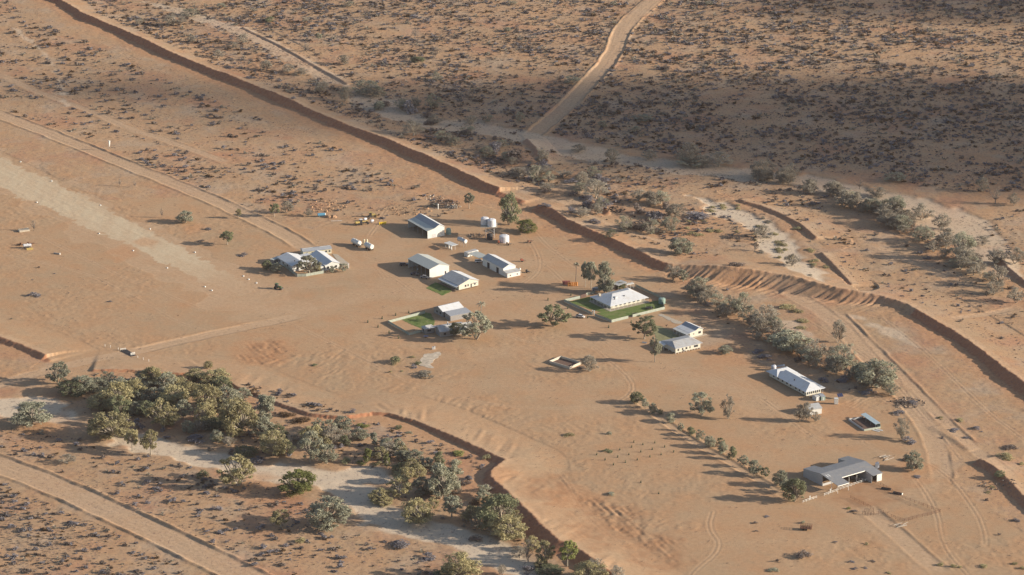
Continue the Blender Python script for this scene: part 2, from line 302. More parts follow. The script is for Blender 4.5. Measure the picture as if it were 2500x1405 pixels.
SANDC=(.43,.268,.158)
def ground_mat():
    m,t,b=nmat('desert_ground'); N=t.nodes.new; L=t.links.new
    b.inputs['Roughness'].default_value=.95; b.inputs['Specular IOR Level'].default_value=.08
    ge=N('ShaderNodeNewGeometry'); pos=ge.outputs['Position']
    def noise(sc,det=4,ro=.55,st=None,rot=0):
        n=N('ShaderNodeTexNoise'); n.inputs['Scale'].default_value=sc; n.inputs['Detail'].default_value=det; n.inputs['Roughness'].default_value=ro
        if st:
            mp=N('ShaderNodeMapping'); mp.inputs['Scale'].default_value=st; mp.inputs['Rotation'].default_value=(0,0,rot); L(pos,mp.inputs[0]); L(mp.outputs[0],n.inputs['Vector'])
        else: L(pos,n.inputs['Vector'])
        return n.outputs[0]
    def rng(x,a,b_,c0=0,d0=1):
        r=N('ShaderNodeMapRange'); r.inputs[1].default_value=a; r.inputs[2].default_value=b_; r.inputs[3].default_value=c0; r.inputs[4].default_value=d0; L(x,r.inputs[0]); return r.outputs[0]
    def mul(x,y):
        q=N('ShaderNodeMath'); q.operation='MULTIPLY'; q.use_clamp=True
        for i,v in enumerate((x,y)):
            if isinstance(v,(int,float)): q.inputs[i].default_value=v
            else: L(v,q.inputs[i])
        return q.outputs[0]
    def mix(f,a,b_,mode='MIX'):
        q=N('ShaderNodeMix'); q.data_type='RGBA'; q.blend_type=mode
        if isinstance(f,(int,float)): q.inputs[0].default_value=f
        else: L(f,q.inputs[0])
        for i,v in ((6,a),(7,b_)):
            if isinstance(v,tuple): q.inputs[i].default_value=(*v,1)
            else: L(v,q.inputs[i])
        return q.outputs[2]
    def attr(n):
        a=N('ShaderNodeAttribute'); a.attribute_name=n; sp=N('ShaderNodeSeparateColor'); L(a.outputs['Color'],sp.inputs[0]); return list(sp.outputs)+[a.outputs['Alpha']]
    A=attr('masksa'); B=attr('masksb')   # A: orange track pale ; B: grey brown pad
    big=noise(.012,5,.6); mid=noise(.06,5,.6); fin=noise(.5,5,.65); pep=noise(1.6,3,.6)
    col=mix(rng(big,.35,.65),(.455,.298,.180),(.405,.277,.172))
    col=mix(rng(mid,.38,.72),col,(.45,.262,.145))
    # outside the pad: paler clay pans and redder dune sand
    out=N('ShaderNodeMath'); out.operation='SUBTRACT'; out.inputs[0].default_value=1; L(B[2],out.inputs[1])
    pl=mul(out.outputs[0],rng(noise(.035,4,.6),.5,.66,0,.75)); col=mix(pl,col,(.42,.315,.225))
    rd=mul(out.outputs[0],rng(noise(.022,4,.6),.52,.68,0,.65)); col=mix(rd,col,(.42,.21,.125))
    col=mix(mul(A[1],rng(noise(.25,4,.65),.3,.7,.45,1)),col,(.495,.34,.22))
    col=mix(mul(B[0],rng(noise(.12,4,.6,(1,.25,1),R(-57)),.3,.7,.5,1)),col,(.57,.46,.32))
    col=mix(mul(A[2],.9),col,mix(rng(fin,.3,.7),(.66,.545,.415),(.58,.465,.345)))
    col=mix(A[0],col,mix(rng(fin,.3,.7),(.47,.235,.118),(.49,.285,.158)))
    col=mix(B[1],col,(.34,.17,.088))
    col=mix(mul(A[3],.8),col,mix(rng(fin,.3,.7),(.36,.135,.075),(.42,.185,.10)))
    # litter, twigs, gibber: small real specks
    sp=mul(rng(pep,.60,.70),rng(noise(.09,3,.6),.35,.65,.25,1)); off=N('ShaderNodeMath'); off.operation='SUBTRACT'; off.inputs[0].default_value=1; L(A[1],off.inputs[1])
    sp=mul(sp,off.outputs[0]); col=mix(mul(sp,.55),col,(.17,.115,.08))
    sq=mul(out.outputs[0],rng(noise(.8,4,.65,(1,.6,1)),.55,.66,0,.6)); col=mix(sq,col,(.20,.128,.115))
    col=mix(1.0,col,rng(fin,.25,.75,.88,1.1),'MULTIPLY')
    L(col,b.inputs['Base Color'])
    bh=N('ShaderNodeMath'); bh.operation='ADD'; L(rng(fin,0,1,0,.5),bh.inputs[0]); L(rng(pep,0,1,0,.22),bh.inputs[1])
    bu=N('ShaderNodeBump'); bu.inputs['Distance'].default_value=.35; bu.inputs['Strength'].default_value=.5; L(bh.outputs[0],bu.inputs['Height']); L(bu.outputs[0],b.inputs['Normal'])
    return m
GM=ground_mat()

def tag(o,label=None,cat=None,group=None,kind=None):
    if label: o['label']=label
    if cat: o['category']=cat
    if group: o['group']=group
    if kind: o['kind']=kind
    return o
def mesh_from(name,V,F,m=None,smooth=False):
    me=bpy.data.meshes.new(name); me.from_pydata([tuple(v) for v in V],[],F); me.update()
    if m: me.materials.append(m)
    if smooth: me.polygons.foreach_set('use_smooth',[True]*len(me.polygons))
    return me
def np_mesh(name,V,Q,m,k=4,smooth=False):
    me=bpy.data.meshes.new(name); V=np.asarray(V,np.float32); Q=np.asarray(Q,np.int32)
    me.vertices.add(len(V)); me.vertices.foreach_set('co',V.ravel())
    me.loops.add(Q.size); me.loops.foreach_set('vertex_index',Q.ravel())
    me.polygons.add(len(Q)); me.polygons.foreach_set('loop_start',np.arange(0,Q.size,k,dtype=np.int32))
    me.update(calc_edges=True); me.materials.append(m)
    if smooth: me.polygons.foreach_set('use_smooth',np.ones(len(Q),bool))
    return me

# ------------------------------------------------------------------ the ground sheet
xs=np.concatenate([-np.geomspace(3200,404,16),np.arange(-400,400.1,.64),np.geomspace(404,3200,16)])
ys=np.concatenate([-300+np.linspace(0,1500,10),np.arange(1262,2385,.84),np.geomspace(2392,5200,22)])
XX,YY=np.meshgrid(xs,ys); sh=XX.shape; X=XX.ravel(); Y=YY.ravel()
H,M=height(X,Y,True)
V=np.stack([X,Y,H],1); nx=len(xs); ny=len(ys)
ii=(np.arange(ny-1)[:,None]*nx+np.arange(nx-1)[None,:]).ravel()
Q=np.stack([ii,ii+1,ii+1+nx,ii+nx],1)
me=np_mesh('ground',V,Q,GM,4,True)
for nm,ks in (('masksa',('orange','track','pale')),('masksb',('grey','brown','pad'))):
    at=me.color_attributes.new(nm,'FLOAT_COLOR','POINT')
    a=np.ones((len(X),4),np.float32)
    for j,k in enumerate(ks): a[:,j]=M[k]
    if nm=='masksa': a[:,3]=M['face']
    at.data.foreach_set('color',a.ravel())
go=bpy.data.objects.new('ground',me); COL.objects.link(go); tag(go,kind='structure')
del V,Q,XX,YY,X,Y,H,M

# ------------------------------------------------------------------ mesh builder
class MB:
    def __init__(s): s.v=[]; s.f=[]
    def prism(s,loop,vec):
        n=len(loop); b=len(s.v); vec=Vector(vec)
        s.v+=[Vector(p) for p in loop]+[Vector(p)+vec for p in loop]
        s.f.append(tuple(range(b+n-1,b-1,-1))); s.f.append(tuple(range(b+n,b+2*n)))
        for i in range(n):
            j=(i+1)%n; s.f.append((b+i,b+j,b+n+j,b+n+i))
        return s
    def tube(s,p0,p1,r0,r1=None,n=10,cap=True):
        r1=r0 if r1 is None else r1; p0=Vector(p0); p1=Vector(p1); d=(p1-p0).normalized()
        a=d.orthogonal().normalized(); e=d.cross(a); b=len(s.v)
        for p,r in ((p0,r0),(p1,r1)):
            for i in range(n):
                t=2*math.pi*i/n; s.v.append(p+a*math.cos(t)*r+e*math.sin(t)*r)
        for i in range(n):
            j=(i+1)%n; s.f.append((b+i,b+j,b+n+j,b+n+i))
        if cap: s.f.append(tuple(range(b+n-1,b-1,-1))); s.f.append(tuple(range(b+n,b+2*n)))
        return s
    def box(s,F,a0,a1,b0,b1,z0,z1):
        return s.prism([F(a0,b0,z0),F(a1,b0,z0),F(a1,b1,z0),F(a0,b1,z0)],(0,0,z1-z0))
    def dome(s,cn,r,h,n=14,rings=3):
        cn=Vector(cn); b=len(s.v)
        for k in range(rings):
            t=k/rings*math.pi/2
            for i in range(n):
                q=2*math.pi*i/n; s.v.append(cn+Vector((math.cos(q)*r*math.cos(t),math.sin(q)*r*math.cos(t),h*math.sin(t))))
        s.v.append(cn+Vector((0,0,h))); top=len(s.v)-1
        for k in range(rings-1):
            for i in range(n):
                j=(i+1)%n; s.f.append((b+k*n+i,b+k*n+j,b+(k+1)*n+j,b+(k+1)*n+i))
        for i in range(n): s.f.append((b+(rings-1)*n+i,b+(rings-1)*n+(i+1)%n,top))
        return s
    def obj(s,name,m,parent=None,smooth=False,bev=0):
        loc=parent.matrix_world.translation if parent else Vector((0,0,0))
        if parent: 
            loc=Vector(parent.location); q=parent.parent
            while q: loc+=Vector(q.location); q=q.parent
        o0=None
        if not parent:
            mn=Vector((sum(v.x for v in s.v)/len(s.v),sum(v.y for v in s.v)/len(s.v),min(v.z for v in s.v))); loc=mn
        me=mesh_from(name,[v-loc for v in s.v],s.f,m,smooth)
        o=bpy.data.objects.new(name,me); COL.objects.link(o)
        if parent: o.parent=parent
        else: o.location=loc
        if bev:
            md=o.modifiers.new('b','BEVEL'); md.width=bev; md.segments=2; md.limit_method='ANGLE'
        return o
def thing(name,loc,label,cat,group=None):
    o=bpy.data.objects.new(name,None); COL.objects.link(o); o.location=loc; o.empty_display_size=.5
    return tag(o,label,cat,group)
class Fr:
    """local frame: a along u (towards far left), b along v (towards far right), heights above the ground"""
    def __init__(s,P0,P1,P2,flip=False):
        s.o=G(*P0); p1=G(*P1); p2=G(*P2)
        u=(p1-s.o); v=(p2-s.o); u.z=v.z=0
        L,W=u.length,v.length
        sg=1 if (u.x*v.y-u.y*v.x)<0 else -1      # v is clockwise of u when sg=1
        vr=Vector((-v.y,v.x,0)) if sg==1 else Vector((v.y,-v.x,0))
        d=(u.normalized()*L+vr.normalized()*W).normalized()
        s.u=d; s.v=Vector((d.y,-d.x,0))*sg; s.L=u.dot(s.u); s.W=v.dot(s.v); s.sg=sg
    def __call__(s,a,b,h): return s.o+s.u*a+s.v*b+Vector((0,0,h))
    def sub(s,a,b,ang=0):
        f=Fr.__new__(Fr); f.o=s(a,b,0); f.u=s.u.copy(); f.v=s.v.copy(); f.L=s.L; f.W=s.W; f.sg=s.sg; return f
def frame_at(px,py,ang,z=0):
    """frame with its heading in degrees on the ground plan, a = forward, b = left"""
    f=Fr.__new__(Fr); f.o=G(px,py); t=R(ang); f.u=Vector((math.cos(t),math.sin(t),0)); f.v=Vector((-f.u.y,f.u.x,0)); f.L=f.W=1; f.sg=-1; return f

WHITE=mat('painted_white_steel',(.62,.62,.60),.45,0,.06,.8,dirt=(.62,.56,.48))
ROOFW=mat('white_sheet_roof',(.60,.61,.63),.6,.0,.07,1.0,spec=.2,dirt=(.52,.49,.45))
ROOFG=mat('zincalume_and_shade_roof',(.44,.44,.44),.6,0,.10,.8,spec=.25,dirt=(.36,.31,.26))  # grey sheeting; also stands for shade on slopes of white roofs
ROOFB=mat('grey_blue_and_shade_roof',(.33,.345,.375),.6,0,.08,1.0,spec=.25)  # blue grey sheeting, and the painted shade of slopes turned from the sun
ROOFP=mat('pale_green_grey_roof',(.50,.51,.47),.5,.1,.06,1.0)
CREAM=mat('cream_weatherboard',(.54,.515,.435),.7,0,.05,2,stretch=(.2,.2,6))
CREAMY=mat('pale_yellow_panel',(.54,.51,.39),.7,0,.05,2)
GREYW=mat('grey_sheet_wall',(.50,.50,.50),.55,.1,.06,1.5)
GREYD=mat('dull_fibro_wall',(.27,.255,.245),.8,0,.1,1.2)
GLASS=mat('dark_window_glass',(.035,.04,.05),.15,0,.1,2,spec=.6)
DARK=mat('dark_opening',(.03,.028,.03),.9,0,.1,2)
TIMB=mat('weathered_timber',(.24,.18,.13),.85,0,.2,3)
CONC=mat('concrete_slab',(.44,.385,.31),.85,0,.12,.8,dirt=(.42,.30,.2))
FENCE=mat('pale_green_sheet_fence',(.34,.37,.31),.6,0,.12,.7)
RUST=mat('rusty_pipe',(.17,.085,.055),.85,.1,.25,2)
WRAIL=mat('white_rail_paint',(.75,.74,.70),.6,0,.08,2)
BLACK=mat('black_rubber',(.025,.025,.025),.85,0,.2,3)
YEL=mat('machine_yellow',(.50,.37,.13),.5,0,.15,2,dirt=(.4,.3,.2))
ORG=mat('orange_plastic',(.60,.25,.07),.5,0,.1,2)
BLUE=mat('blue_tank_paint',(.10,.28,.42),.5,0,.12,2)
STEEL=mat('galvanised_steel',(.45,.46,.48),.4,.5,.1,2)
DKSTEEL=mat('dark_machinery_steel',(.10,.095,.09),.7,.3,.25,2)
GREENP=mat('tractor_green',(.07,.13,.06),.5,0,.15,2)
TANKW=mat('white_poly_tank',(.62,.62,.65),.5,0,.04,1)
TANKG=mat('grey_green_poly_tank',(.24,.33,.29),.6,0,.06,1)
TANKK=mat('black_poly_tank',(.035,.035,.04),.55,0,.1,1)
REDB=mat('red_brown_paint',(.28,.08,.05),.7,0,.2,2)
GRASS=None

def profile(root,F,a0,a1,prof,wallm,roofm,oh=.35,ohb=.3,open_b0=False,open_b1=False,open_a0=False,open_a1=False,floor=0,name_roof='roof',thick=.14,roofs=None,skip_edge=0):
    """building whose section (b,h) is swept along a"""
    wl=MB(); tk=.14
    b0,bn=prof[0][0],prof[-1][0]
    loop=lambda a:[F(a,b0,floor)]+[F(a,b,h) for b,h in prof]+[F(a,bn,floor)]
    if not open_a0: wl.prism(loop(a0),F.u*tk)
    if not open_a1: wl.prism(loop(a1),F.u*-tk)
    if not open_b0: wl.prism([F(a0+tk,b0,floor),F(a1-tk,b0,floor),F(a1-tk,b0,prof[0][1]),F(a0+tk,b0,prof[0][1])],F.v*tk)
    if not open_b1: wl.prism([F(a0+tk,bn,floor),F(a1-tk,bn,floor),F(a1-tk,bn,prof[-1][1]),F(a0+tk,bn,prof[-1][1])],F.v*-tk)
    if wl.v: wl.obj('wall',wallm,root)
    n=len(prof)-1
    for i in range(n):
        (ba,ha),(bb,hb)=prof[i],prof[i+1]
        if i==0: k=ohb; sl=(hb-ha)/(bb-ba); ba,ha=ba-k,ha-k*sl
        if i==n-1: k=ohb; sl=(hb-ha)/(bb-ba); bb,hb=bb+k,hb+k*sl
        e=.012*(1 if i%2 else 0)
        MB().prism([F(a0-oh+e,ba,ha+.01),F(a1+oh-e,ba,ha+.01),F(a1+oh-e,bb,hb+.01),F(a0-oh+e,bb,hb+.01)],(0,0,thick)).obj(name_roof,(roofs[i] if roofs else roofm),root)
def hip(root,F,a0,a1,b0,b1,he,hr,roofm,ins,along='b',name='roof'):
    """hip roof between eave rectangle; ridge along 'a' or 'b' inset by ins"""
    ia,ib=(ins if isinstance(ins,tuple) else (ins,ins))
    m=MB(); c4=[F(a0,b0,he),F(a1,b0,he),F(a1,b1,he),F(a0,b1,he)]
    if along=='b': r=[F((a0+a1)/2,b0+ia,hr),F((a0+a1)/2,b1-ib,hr)]
    else: r=[F(a0+ia,(b0+b1)/2,hr),F(a1-ib,(b0+b1)/2,hr)]
    m.v=c4+[v-Vector((0,0,.16)) for v in c4]+r
    if along=='b': fs=[(0,1,8),(1,2,9,8),(2,3,9),(3,0,8,9)]
    else: fs=[(0,1,9,8),(1,2,9),(2,3,8,9),(3,0,8)]
    m.f=fs+[(0,4,5,1),(1,5,6,2),(2,6,7,3),(3,7,4,0),(7,6,5,4)]
    return m.obj(name,roofm,root)
def window(root,F,a0,a1,b0,b1,z0,z1,n='window',m=None): return MB().box(F,a0,a1,b0,b1,z0,z1).obj(n,m or GLASS,root)
def win_v(root,F,a,b0,b1,z0,z1,out=-1,n='window'):     # on a wall facing -a (front)
    MB().box(F,a+out*.06,a,b0,b1,z0,z1).obj(n,GLASS,root)
def win_u(root,F,b,a0,a1,z0,z1,out=-1,n='window',m=None):
    MB().box(F,a0,a1,b+out*.06,b,z0,z1).obj(n,m or GLASS,root)
def posts(root,F,pts,h,m,r=.06,name='post',z0=0):
    me=None
    for a,b in pts:
        p=F(a,b,z0); q=MB().tube(Vector((0,0,0)),Vector((0,0,h)),r,n=6)
        if me is None: me=mesh_from(name,q.v,q.f,m)
        o=bpy.data.objects.new(name,me); COL.objects.link(o); o.parent=root; o.location=p-Vector(root.location)
def cut_poly(name,px,m,h=.05,label=None,cat=None,kind=None):
    """flat ground patch from a pixel outline"""
    p0=[G(*q) for q in px]; pts=[]
    for a_,b_ in zip(p0,p0[1:]+p0[:1]):
        n_=max(1,int((b_-a_).length/1.4))
        for k in range(n_):
            q=a_.lerp(b_,k/n_); j=0 if k==0 or name=='concrete_pad' else (.5 if name in('washed_gravel','garden_path') else .22); pts.append(q+Vector((random.uniform(-j,j),random.uniform(-j,j)*1.6,0)))
    z=max(p.z for p in p0)+h
    c0=sum(pts,Vector())/len(pts)
    mb=MB(); mb.prism([Vector((p.x,p.y,min(q.z for q in pts)-.3)) for p in pts],(0,0,z-min(q.z for q in pts)+.3))
    o=mb.obj(name,m); tag(o,label,cat,kind=kind); return o

# ------------------------------------------------------------------ lawns
def lawnmat():
    m,t,b=nmat('watered_lawn'); N=t.nodes.new; ge=N('ShaderNodeNewGeometry'); b.inputs['Roughness'].default_value=.9; b.inputs['Specular IOR Level'].default_value=.1
    n1=N('ShaderNodeTexNoise'); n1.inputs['Scale'].default_value=.28; n1.inputs['Detail'].default_value=6; n1.inputs['Roughness'].default_value=.65; t.links.new(ge.outputs['Position'],n1.inputs['Vector'])
    r=N('ShaderNodeValToRGB'); r.color_ramp.elements[0].position=.35; r.color_ramp.elements[0].color=(.085,.14,.035,1); r.color_ramp.elements[1].position=.68; r.color_ramp.elements[1].color=(.22,.21,.10,1)
    e=r.color_ramp.elements.new(.5); e.color=(.15,.195,.06,1)
    t.links.new(n1.outputs[0],r.inputs[0]); t.links.new(r.outputs[0],b.inputs['Base Color'])
    n2=N('ShaderNodeTexNoise'); n2.inputs['Scale'].default_value=5; t.links.new(ge.outputs['Position'],n2.inputs['Vector'])
    bu=N('ShaderNodeBump'); bu.inputs['Distance'].default_value=.2; bu.inputs['Strength'].default_value=.5; t.links.new(n2.outputs[0],bu.inputs['Height']); t.links.new(bu.outputs[0],b.inputs['Normal']); return m
LAWN=lawnmat()
DRYL=mat('thin_dry_lawn',(.24,.23,.12),.9,0,.25,.5)
cut_poly('lawn',[(979,781),(1036,763),(1052,766),(1062,785),(1056,800),(1040,808),(1010,795)],LAWN,.07,kind='stuff')
cut_poly('lawn',[(1387,738),(1430,727),(1475,720),(1500,745),(1490,768),(1448,758)],LAWN,.07,kind='stuff')
cut_poly('lawn',[(1455,765),(1500,759),(1590,737),(1614,733),(1621,752),(1494,782)],LAWN,.095,kind='stuff')
cut_poly('lawn',[(1587,792),(1612,797),(1640,808),(1680,828),(1640,838),(1612,843),(1600,820)],DRYL,.06,kind='stuff')
cut_poly('lawn',[(1040,704),(1062,690),(1098,702),(1103,711),(1080,722)],LAWN,.07,kind='stuff')

# ------------------------------------------------------------------ buildings
# machinery shed, open to the left
F=Fr((1044,583.5),(991.3,557),(1088,577.5)); rt=thing('machinery_shed',F.o,'white gable shed with open dark left side, farthest from the camera beside the tank tower','shed')
W_,L_=F.W,F.L
profile(rt,F,0,L_,[(0,4.6),(.4*W_,5.5),(.7*W_,7.4),(W_,5.7)],WHITE,ROOFG,oh=.25,open_b0=True,roofs=[ROOFP,ROOFB,ROOFW])  # steep left slope takes the darker sheet as painted shade
posts(rt,F,[(L_*k/4,.1) for k in range(1,4)],4.5,STEEL,.12)
MB().box(F,-.05,0,.25*W_,.5*W_,0,2.2).obj('doorway',GREYW,rt)
sheds=F
# water tank on the right of the first shed
def tank(name,px,py,r,h,m,label,base=0,cat='water tank',ribs=True,dh=.12):
    p=G(px,py); p.z+=base; t=thing(name,p,label,cat)
    b=MB(); n=20
    b.tube(p,p+Vector((0,0,h)),r,n=n,cap=True)
    if ribs:
        for k in range(1,7): b.tube(p+Vector((0,0,h*k/7-.05)),p+Vector((0,0,h*k/7+.05)),r+.04,n=n)
    b.obj('tank_wall',m,t)
    MB().dome(p+Vector((0,0,h)),r*1.01,h*dh+.25,20).obj('tank_lid',m,t); 
    MB().tube(p+Vector((r*.3,0,h+.3)),p+Vector((r*.3,0,h+h*dh+.45)),.35,n=10).obj('hatch',m,t)
    return t
tank('rainwater_tank',1095,572,1.5,3.0,TANKG,'grey green round tank against the right wall of the machinery shed')
# second workshop shed
F=Fr((1048.9,679.5),(993,654.5),(1099,670)); rt=thing('workshop_shed',F.o,'large open-fronted shed with grey green roof and utes parked in its shade','shed')
W_,L_=F.W,F.L
profile(rt,F,0,L_,[(0,5.2),(.5*W_,6.9),(W_,5.0)],WHITE,ROOFG,oh=.25,open_b0=True,roofs=[ROOFP,ROOFP])
posts(rt,F,[(L_*k/5,.1) for k in range(1,5)],5.1,STEEL,.12)
win_v(rt,F,0,W_*.78,W_*.78+.9,0.05,2.1,n='door')
# house beside it
F=Fr((1120.5,711),(1079.5,690.5),(1166.4,698.8)); rt=thing('small_cream_house',F.o,'cream weatherboard house on low stumps with a spotted pale roof beside the smallest lawn','house')
W_,L_=F.W,F.L
profile(rt,F,0,L_,[(0,3.4),(.55*W_,5.7),(W_,3.7)],CREAM,ROOFG,oh=.45,ohb=.4,floor=.55,roofs=[ROOFG,ROOFW])  # left slope greyer: its shade is put into the colour
MB().prism([F(-.4,-2.3,2.65),F(L_+.3,-2.3,2.65),F(L_+.3,-.42,3.08),F(-.4,-.42,3.08)],(0,0,.1)).obj('verandah_roof',ROOFW,rt)
MB().box(F,-.2,L_,-2.3,-.02,.4,.55).obj('verandah_deck',TIMB,rt)
posts(rt,F,[(L_*k/5-.1,-2.2) for k in range(6)],2.65,TIMB,.07)
posts(rt,F,[(.1,W_*k/6+.1) for k in range(6)],.55,TIMB,.12,'stump')
for b0,b1 in ((.3,.38),(.44,.5),(.78,.86)): win_v(rt,F,0,W_*b0,W_*b1,1.5,2.7)
win_v(rt,F,0,W_*.6,W_*.66,.6,2.6,n='door'); MB().box(F,-.9,0,W_*.74,W_*.92,2.75,2.85).obj('awning',STEEL,rt)
MB().tube(F(2.5,W_*.38,5.0),F(2.5,W_*.38,5.7),.25,n=8).obj('roof_vent',STEEL,rt)
# long white shed with a lean-to end
F=Fr((1228.7,674.2),(1178,648),(1259,668)); rt=thing('long_store_shed',F.o,'long narrow white shed with two dark doorways and a low block at its near end','shed')
W_,L_=F.W,F.L
profile(rt,F,0,L_,[(0,4.4),(.46*W_,6.1),(W_,4.6)],WHITE,ROOFG,oh=.2,ohb=.25,roofs=[ROOFG,ROOFW])  # grey on the left slope stands for its shade
for a0,a1 in ((.22,.33),(.66,.77)): win_u(rt,F,0,L_*a0,L_*a1,0.03,3.3,n='doorway',m=DARK)  # near-black plates on the solid wall stand for shade inside the openings
MB().prism([F(-4.2,.1,0),F(-.01,.1,0),F(-.01,.1,3.0),F(-4.2,.1,2.5)],F.v*(W_*1.05)).obj('annex',WHITE,rt)
MB().prism([F(-4.5,-.15,2.52),F(-.02,-.15,3.05),F(-.02,W_*1.09,3.05),F(-4.5,W_*1.09,2.52)],(0,0,.1)).obj('annex_roof',ROOFG,rt)
for k in (.2,.75): MB().box(F,-4.26,-4.2,.1+W_*k,.1+W_*k+.7,.8,1.5).obj('window',GLASS,rt)
# white container and shade lean-to behind
F=Fr((1141.8,629),(1134.5,625.5),(1167,621)); rt=thing('storage_container',F.o,'white storage box standing at the far end of the long shed','container')
MB().box(F,0,F.L,0,F.W,.1,2.6).obj('box_body',WHITE,rt,bev=.03)
for k in range(9): MB().box(F,-.05,0,F.W*(k+.5)/9,F.W*(k+.5)/9+.12,.2,2.5).obj('rib',WHITE,rt)
MB().box(F,.1,F.L-.1,.1,F.W-.1,2.6,2.68).obj('top_panel',ROOFG,rt)
F=Fr((1171,642),(1151,632),(1188,636.5)); rt=thing('carport',F.o,'low grey skillion carport joining the white container to the long shed','carport')
MB().prism([F(-.3,-.3,2.7),F(F.L+1.5,-.3,2.7),F(F.L+1.5,F.W,3.1),F(-.3,F.W,3.1)],(0,0,.12)).obj('roof',ROOFP,rt)
posts(rt,F,[(0,0),(F.L,0),(F.L/2,0),(0,F.W-.3),(F.L,F.W-.3)],2.75,STEEL,.08)
# fuel canopy
F=Fr((1103.5,612),(1089,605),(1110.5,610)); rt=thing('fuel_canopy',F.o,'small white flat roof on four posts sheltering fuel pumps','canopy')
MB().prism([F(-.9,-.6,2.9),F(F.L+1.0,-.6,2.7),F(F.L+1.0,F.W+1.4,2.8),F(-.9,F.W+1.4,3.0)],(0,0,.16)).obj('roof',WHITE,rt)
posts(rt,F,[(0,0),(F.L,0),(0,F.W),(F.L,F.W)],2.8,WHITE,.12)
for k in (.3,.65): MB().box(F,F.L*k,F.L*k+.8,.7,1.3,0,1.6).obj('pump',WHITE,rt,bev=.03)
# silver overhead tank
def htank(name,px,py,vec,r,lift,m,endm,label,legs=True,cat='tank',wheels=0,hatch=True):
    p=G(px,py); t=thing(name,p,label,cat); d=Vector((vec[0],vec[1],0)); z=Vector((0,0,lift+r))
    MB().tube(p+z,p+z+d,r,n=18,cap=False).obj('tank_shell',m,t,smooth=False)
    u=d.normalized(); q=Vector((-u.y,u.x,0))
    for sg,e in ((-1,p+z),(1,p+z+d)): MB().tube(e-u*.02*-sg*-1,e+u*sg*.22,r,r*.82,n=18).obj('end_cap',endm,t)
    if legs:
        for k in (.12,.5,.88):
            for s2 in (-1,1): MB().tube(p+d*k+q*s2*r*.75,p+d*k+q*s2*r*.75+Vector((0,0,lift+r*.35)),.08,n=6).obj('leg',STEEL,t)
        MB().prism([p+d*.12+q*-r*.75+Vector((0,0,lift*.5)),p+d*.88+q*-r*.75+Vector((0,0,lift*.5)),p+d*.88+q*-r*.75+Vector((0,0,lift*.5+.1)),p+d*.12+q*-r*.75+Vector((0,0,lift*.5+.1))],q*.08).obj('brace',STEEL,t)
    if wheels:
        MB().prism([p+q*-.5+Vector((0,0,.75)),p+d+q*-.5+Vector((0,0,.75)),p+d+q*.5+Vector((0,0,.75)),p+q*.5+Vector((0,0,.75))],(0,0,max(.2,lift-.7))).obj('chassis',DKSTEEL,t)
        for k in range(wheels):
            for s2 in (-1,1):
                cn=p+d*(.12+.14*k if k<wheels/2 else .62+.14*(k-wheels/2))+q*s2*1.05+Vector((0,0,.52)); MB().tube(cn-q*.15,cn+q*.15,.52,n=12).obj('wheel',BLACK,t)
    if hatch: MB().tube(p+z+d*.5+Vector((0,0,r-.05)),p+z+d*.5+Vector((0,0,r+.25)),.35,n=10).obj('hatch',WHITE,t)
    return t
def gvec(p0,p1):
    a=G(*p0); b=G(*p1); return ((b-a).x,(b-a).y)
htank('overhead_fuel_tank',1137,604.5,gvec((1137,604.5),(1120,597.5)),1.25,2.3,STEEL,WHITE,'silver horizontal tank raised on steel legs beside the fuel canopy')
# twin tank tower
pt=G(1196,579); rt=thing('tank_tower',pt,'steel lattice tower carrying a platform with two white tanks','tower')
for ax in (-2.6,2.6):
    for by in (-2.6,2.6): MB().tube(pt+Vector((ax,by,0)),pt+Vector((ax*.9,by*.8,7)),.13,n=6).obj('leg',STEEL,rt)
for lv in (0,3.4):
    for k in range(4):
        cs=[(-2.5,-2.5),(2.5,-2.5),(2.5,2.5),(-2.5,2.5)]; a=cs[k]; b=cs[(k+1)%4]
        MB().tube(pt+Vector((a[0],a[1],lv+.1)),pt+Vector((b[0],b[1],lv+3.4)),.07,n=5).obj('brace',STEEL,rt)
        MB().tube(pt+Vector((b[0],b[1],lv+.1)),pt+Vector((a[0],a[1],lv+3.4)),.07,n=5).obj('brace',STEEL,rt)
MB().prism([pt+Vector(q) for q in ((-5.4,-4.2,7),(4.3,-4.2,7),(4.3,4.6,7),(-5.4,4.6,7))],(0,0,.25)).obj('platform',CONC,rt)
def tank_w(x,y,z,r,h,m,label,gr=None):
    p=Vector((x,y,z)); t=thing('water_tank',p,label,'water tank',gr)
    b=MB(); b.tube(p,p+Vector((0,0,h)),r,n=20)
    for k in range(1,7): b.tube(p+Vector((0,0,h*k/7-.05)),p+Vector((0,0,h*k/7+.05)),r+.05,n=20)
    b.obj('tank_wall',m,t); MB().dome(p+Vector((0,0,h)),r,.7,20).obj('tank_lid',m,t)
    MB().tube(p+Vector((-.6,0,h+.5)),p+Vector((-.6,0,h+.95)),.4,n=10).obj('hatch',m,t)
tank_w(pt.x-2.9,pt.y+2.0,pt.z+7.26,2.35,3.5,TANKW,'left white tank on the tower platform')
tank_w(pt.x+1.1,pt.y-1.6,pt.z+7.26,2.45,3.7,TANKW,'right white tank on the tower platform')
tank('water_tank',1196,585,1.75,3.0,TANKK,'squat black round tank at the foot of the tank tower')
tank('water_tank',1231,591,2.85,3.6,TANKW,'large white round tank standing on the ground right of the tank tower')
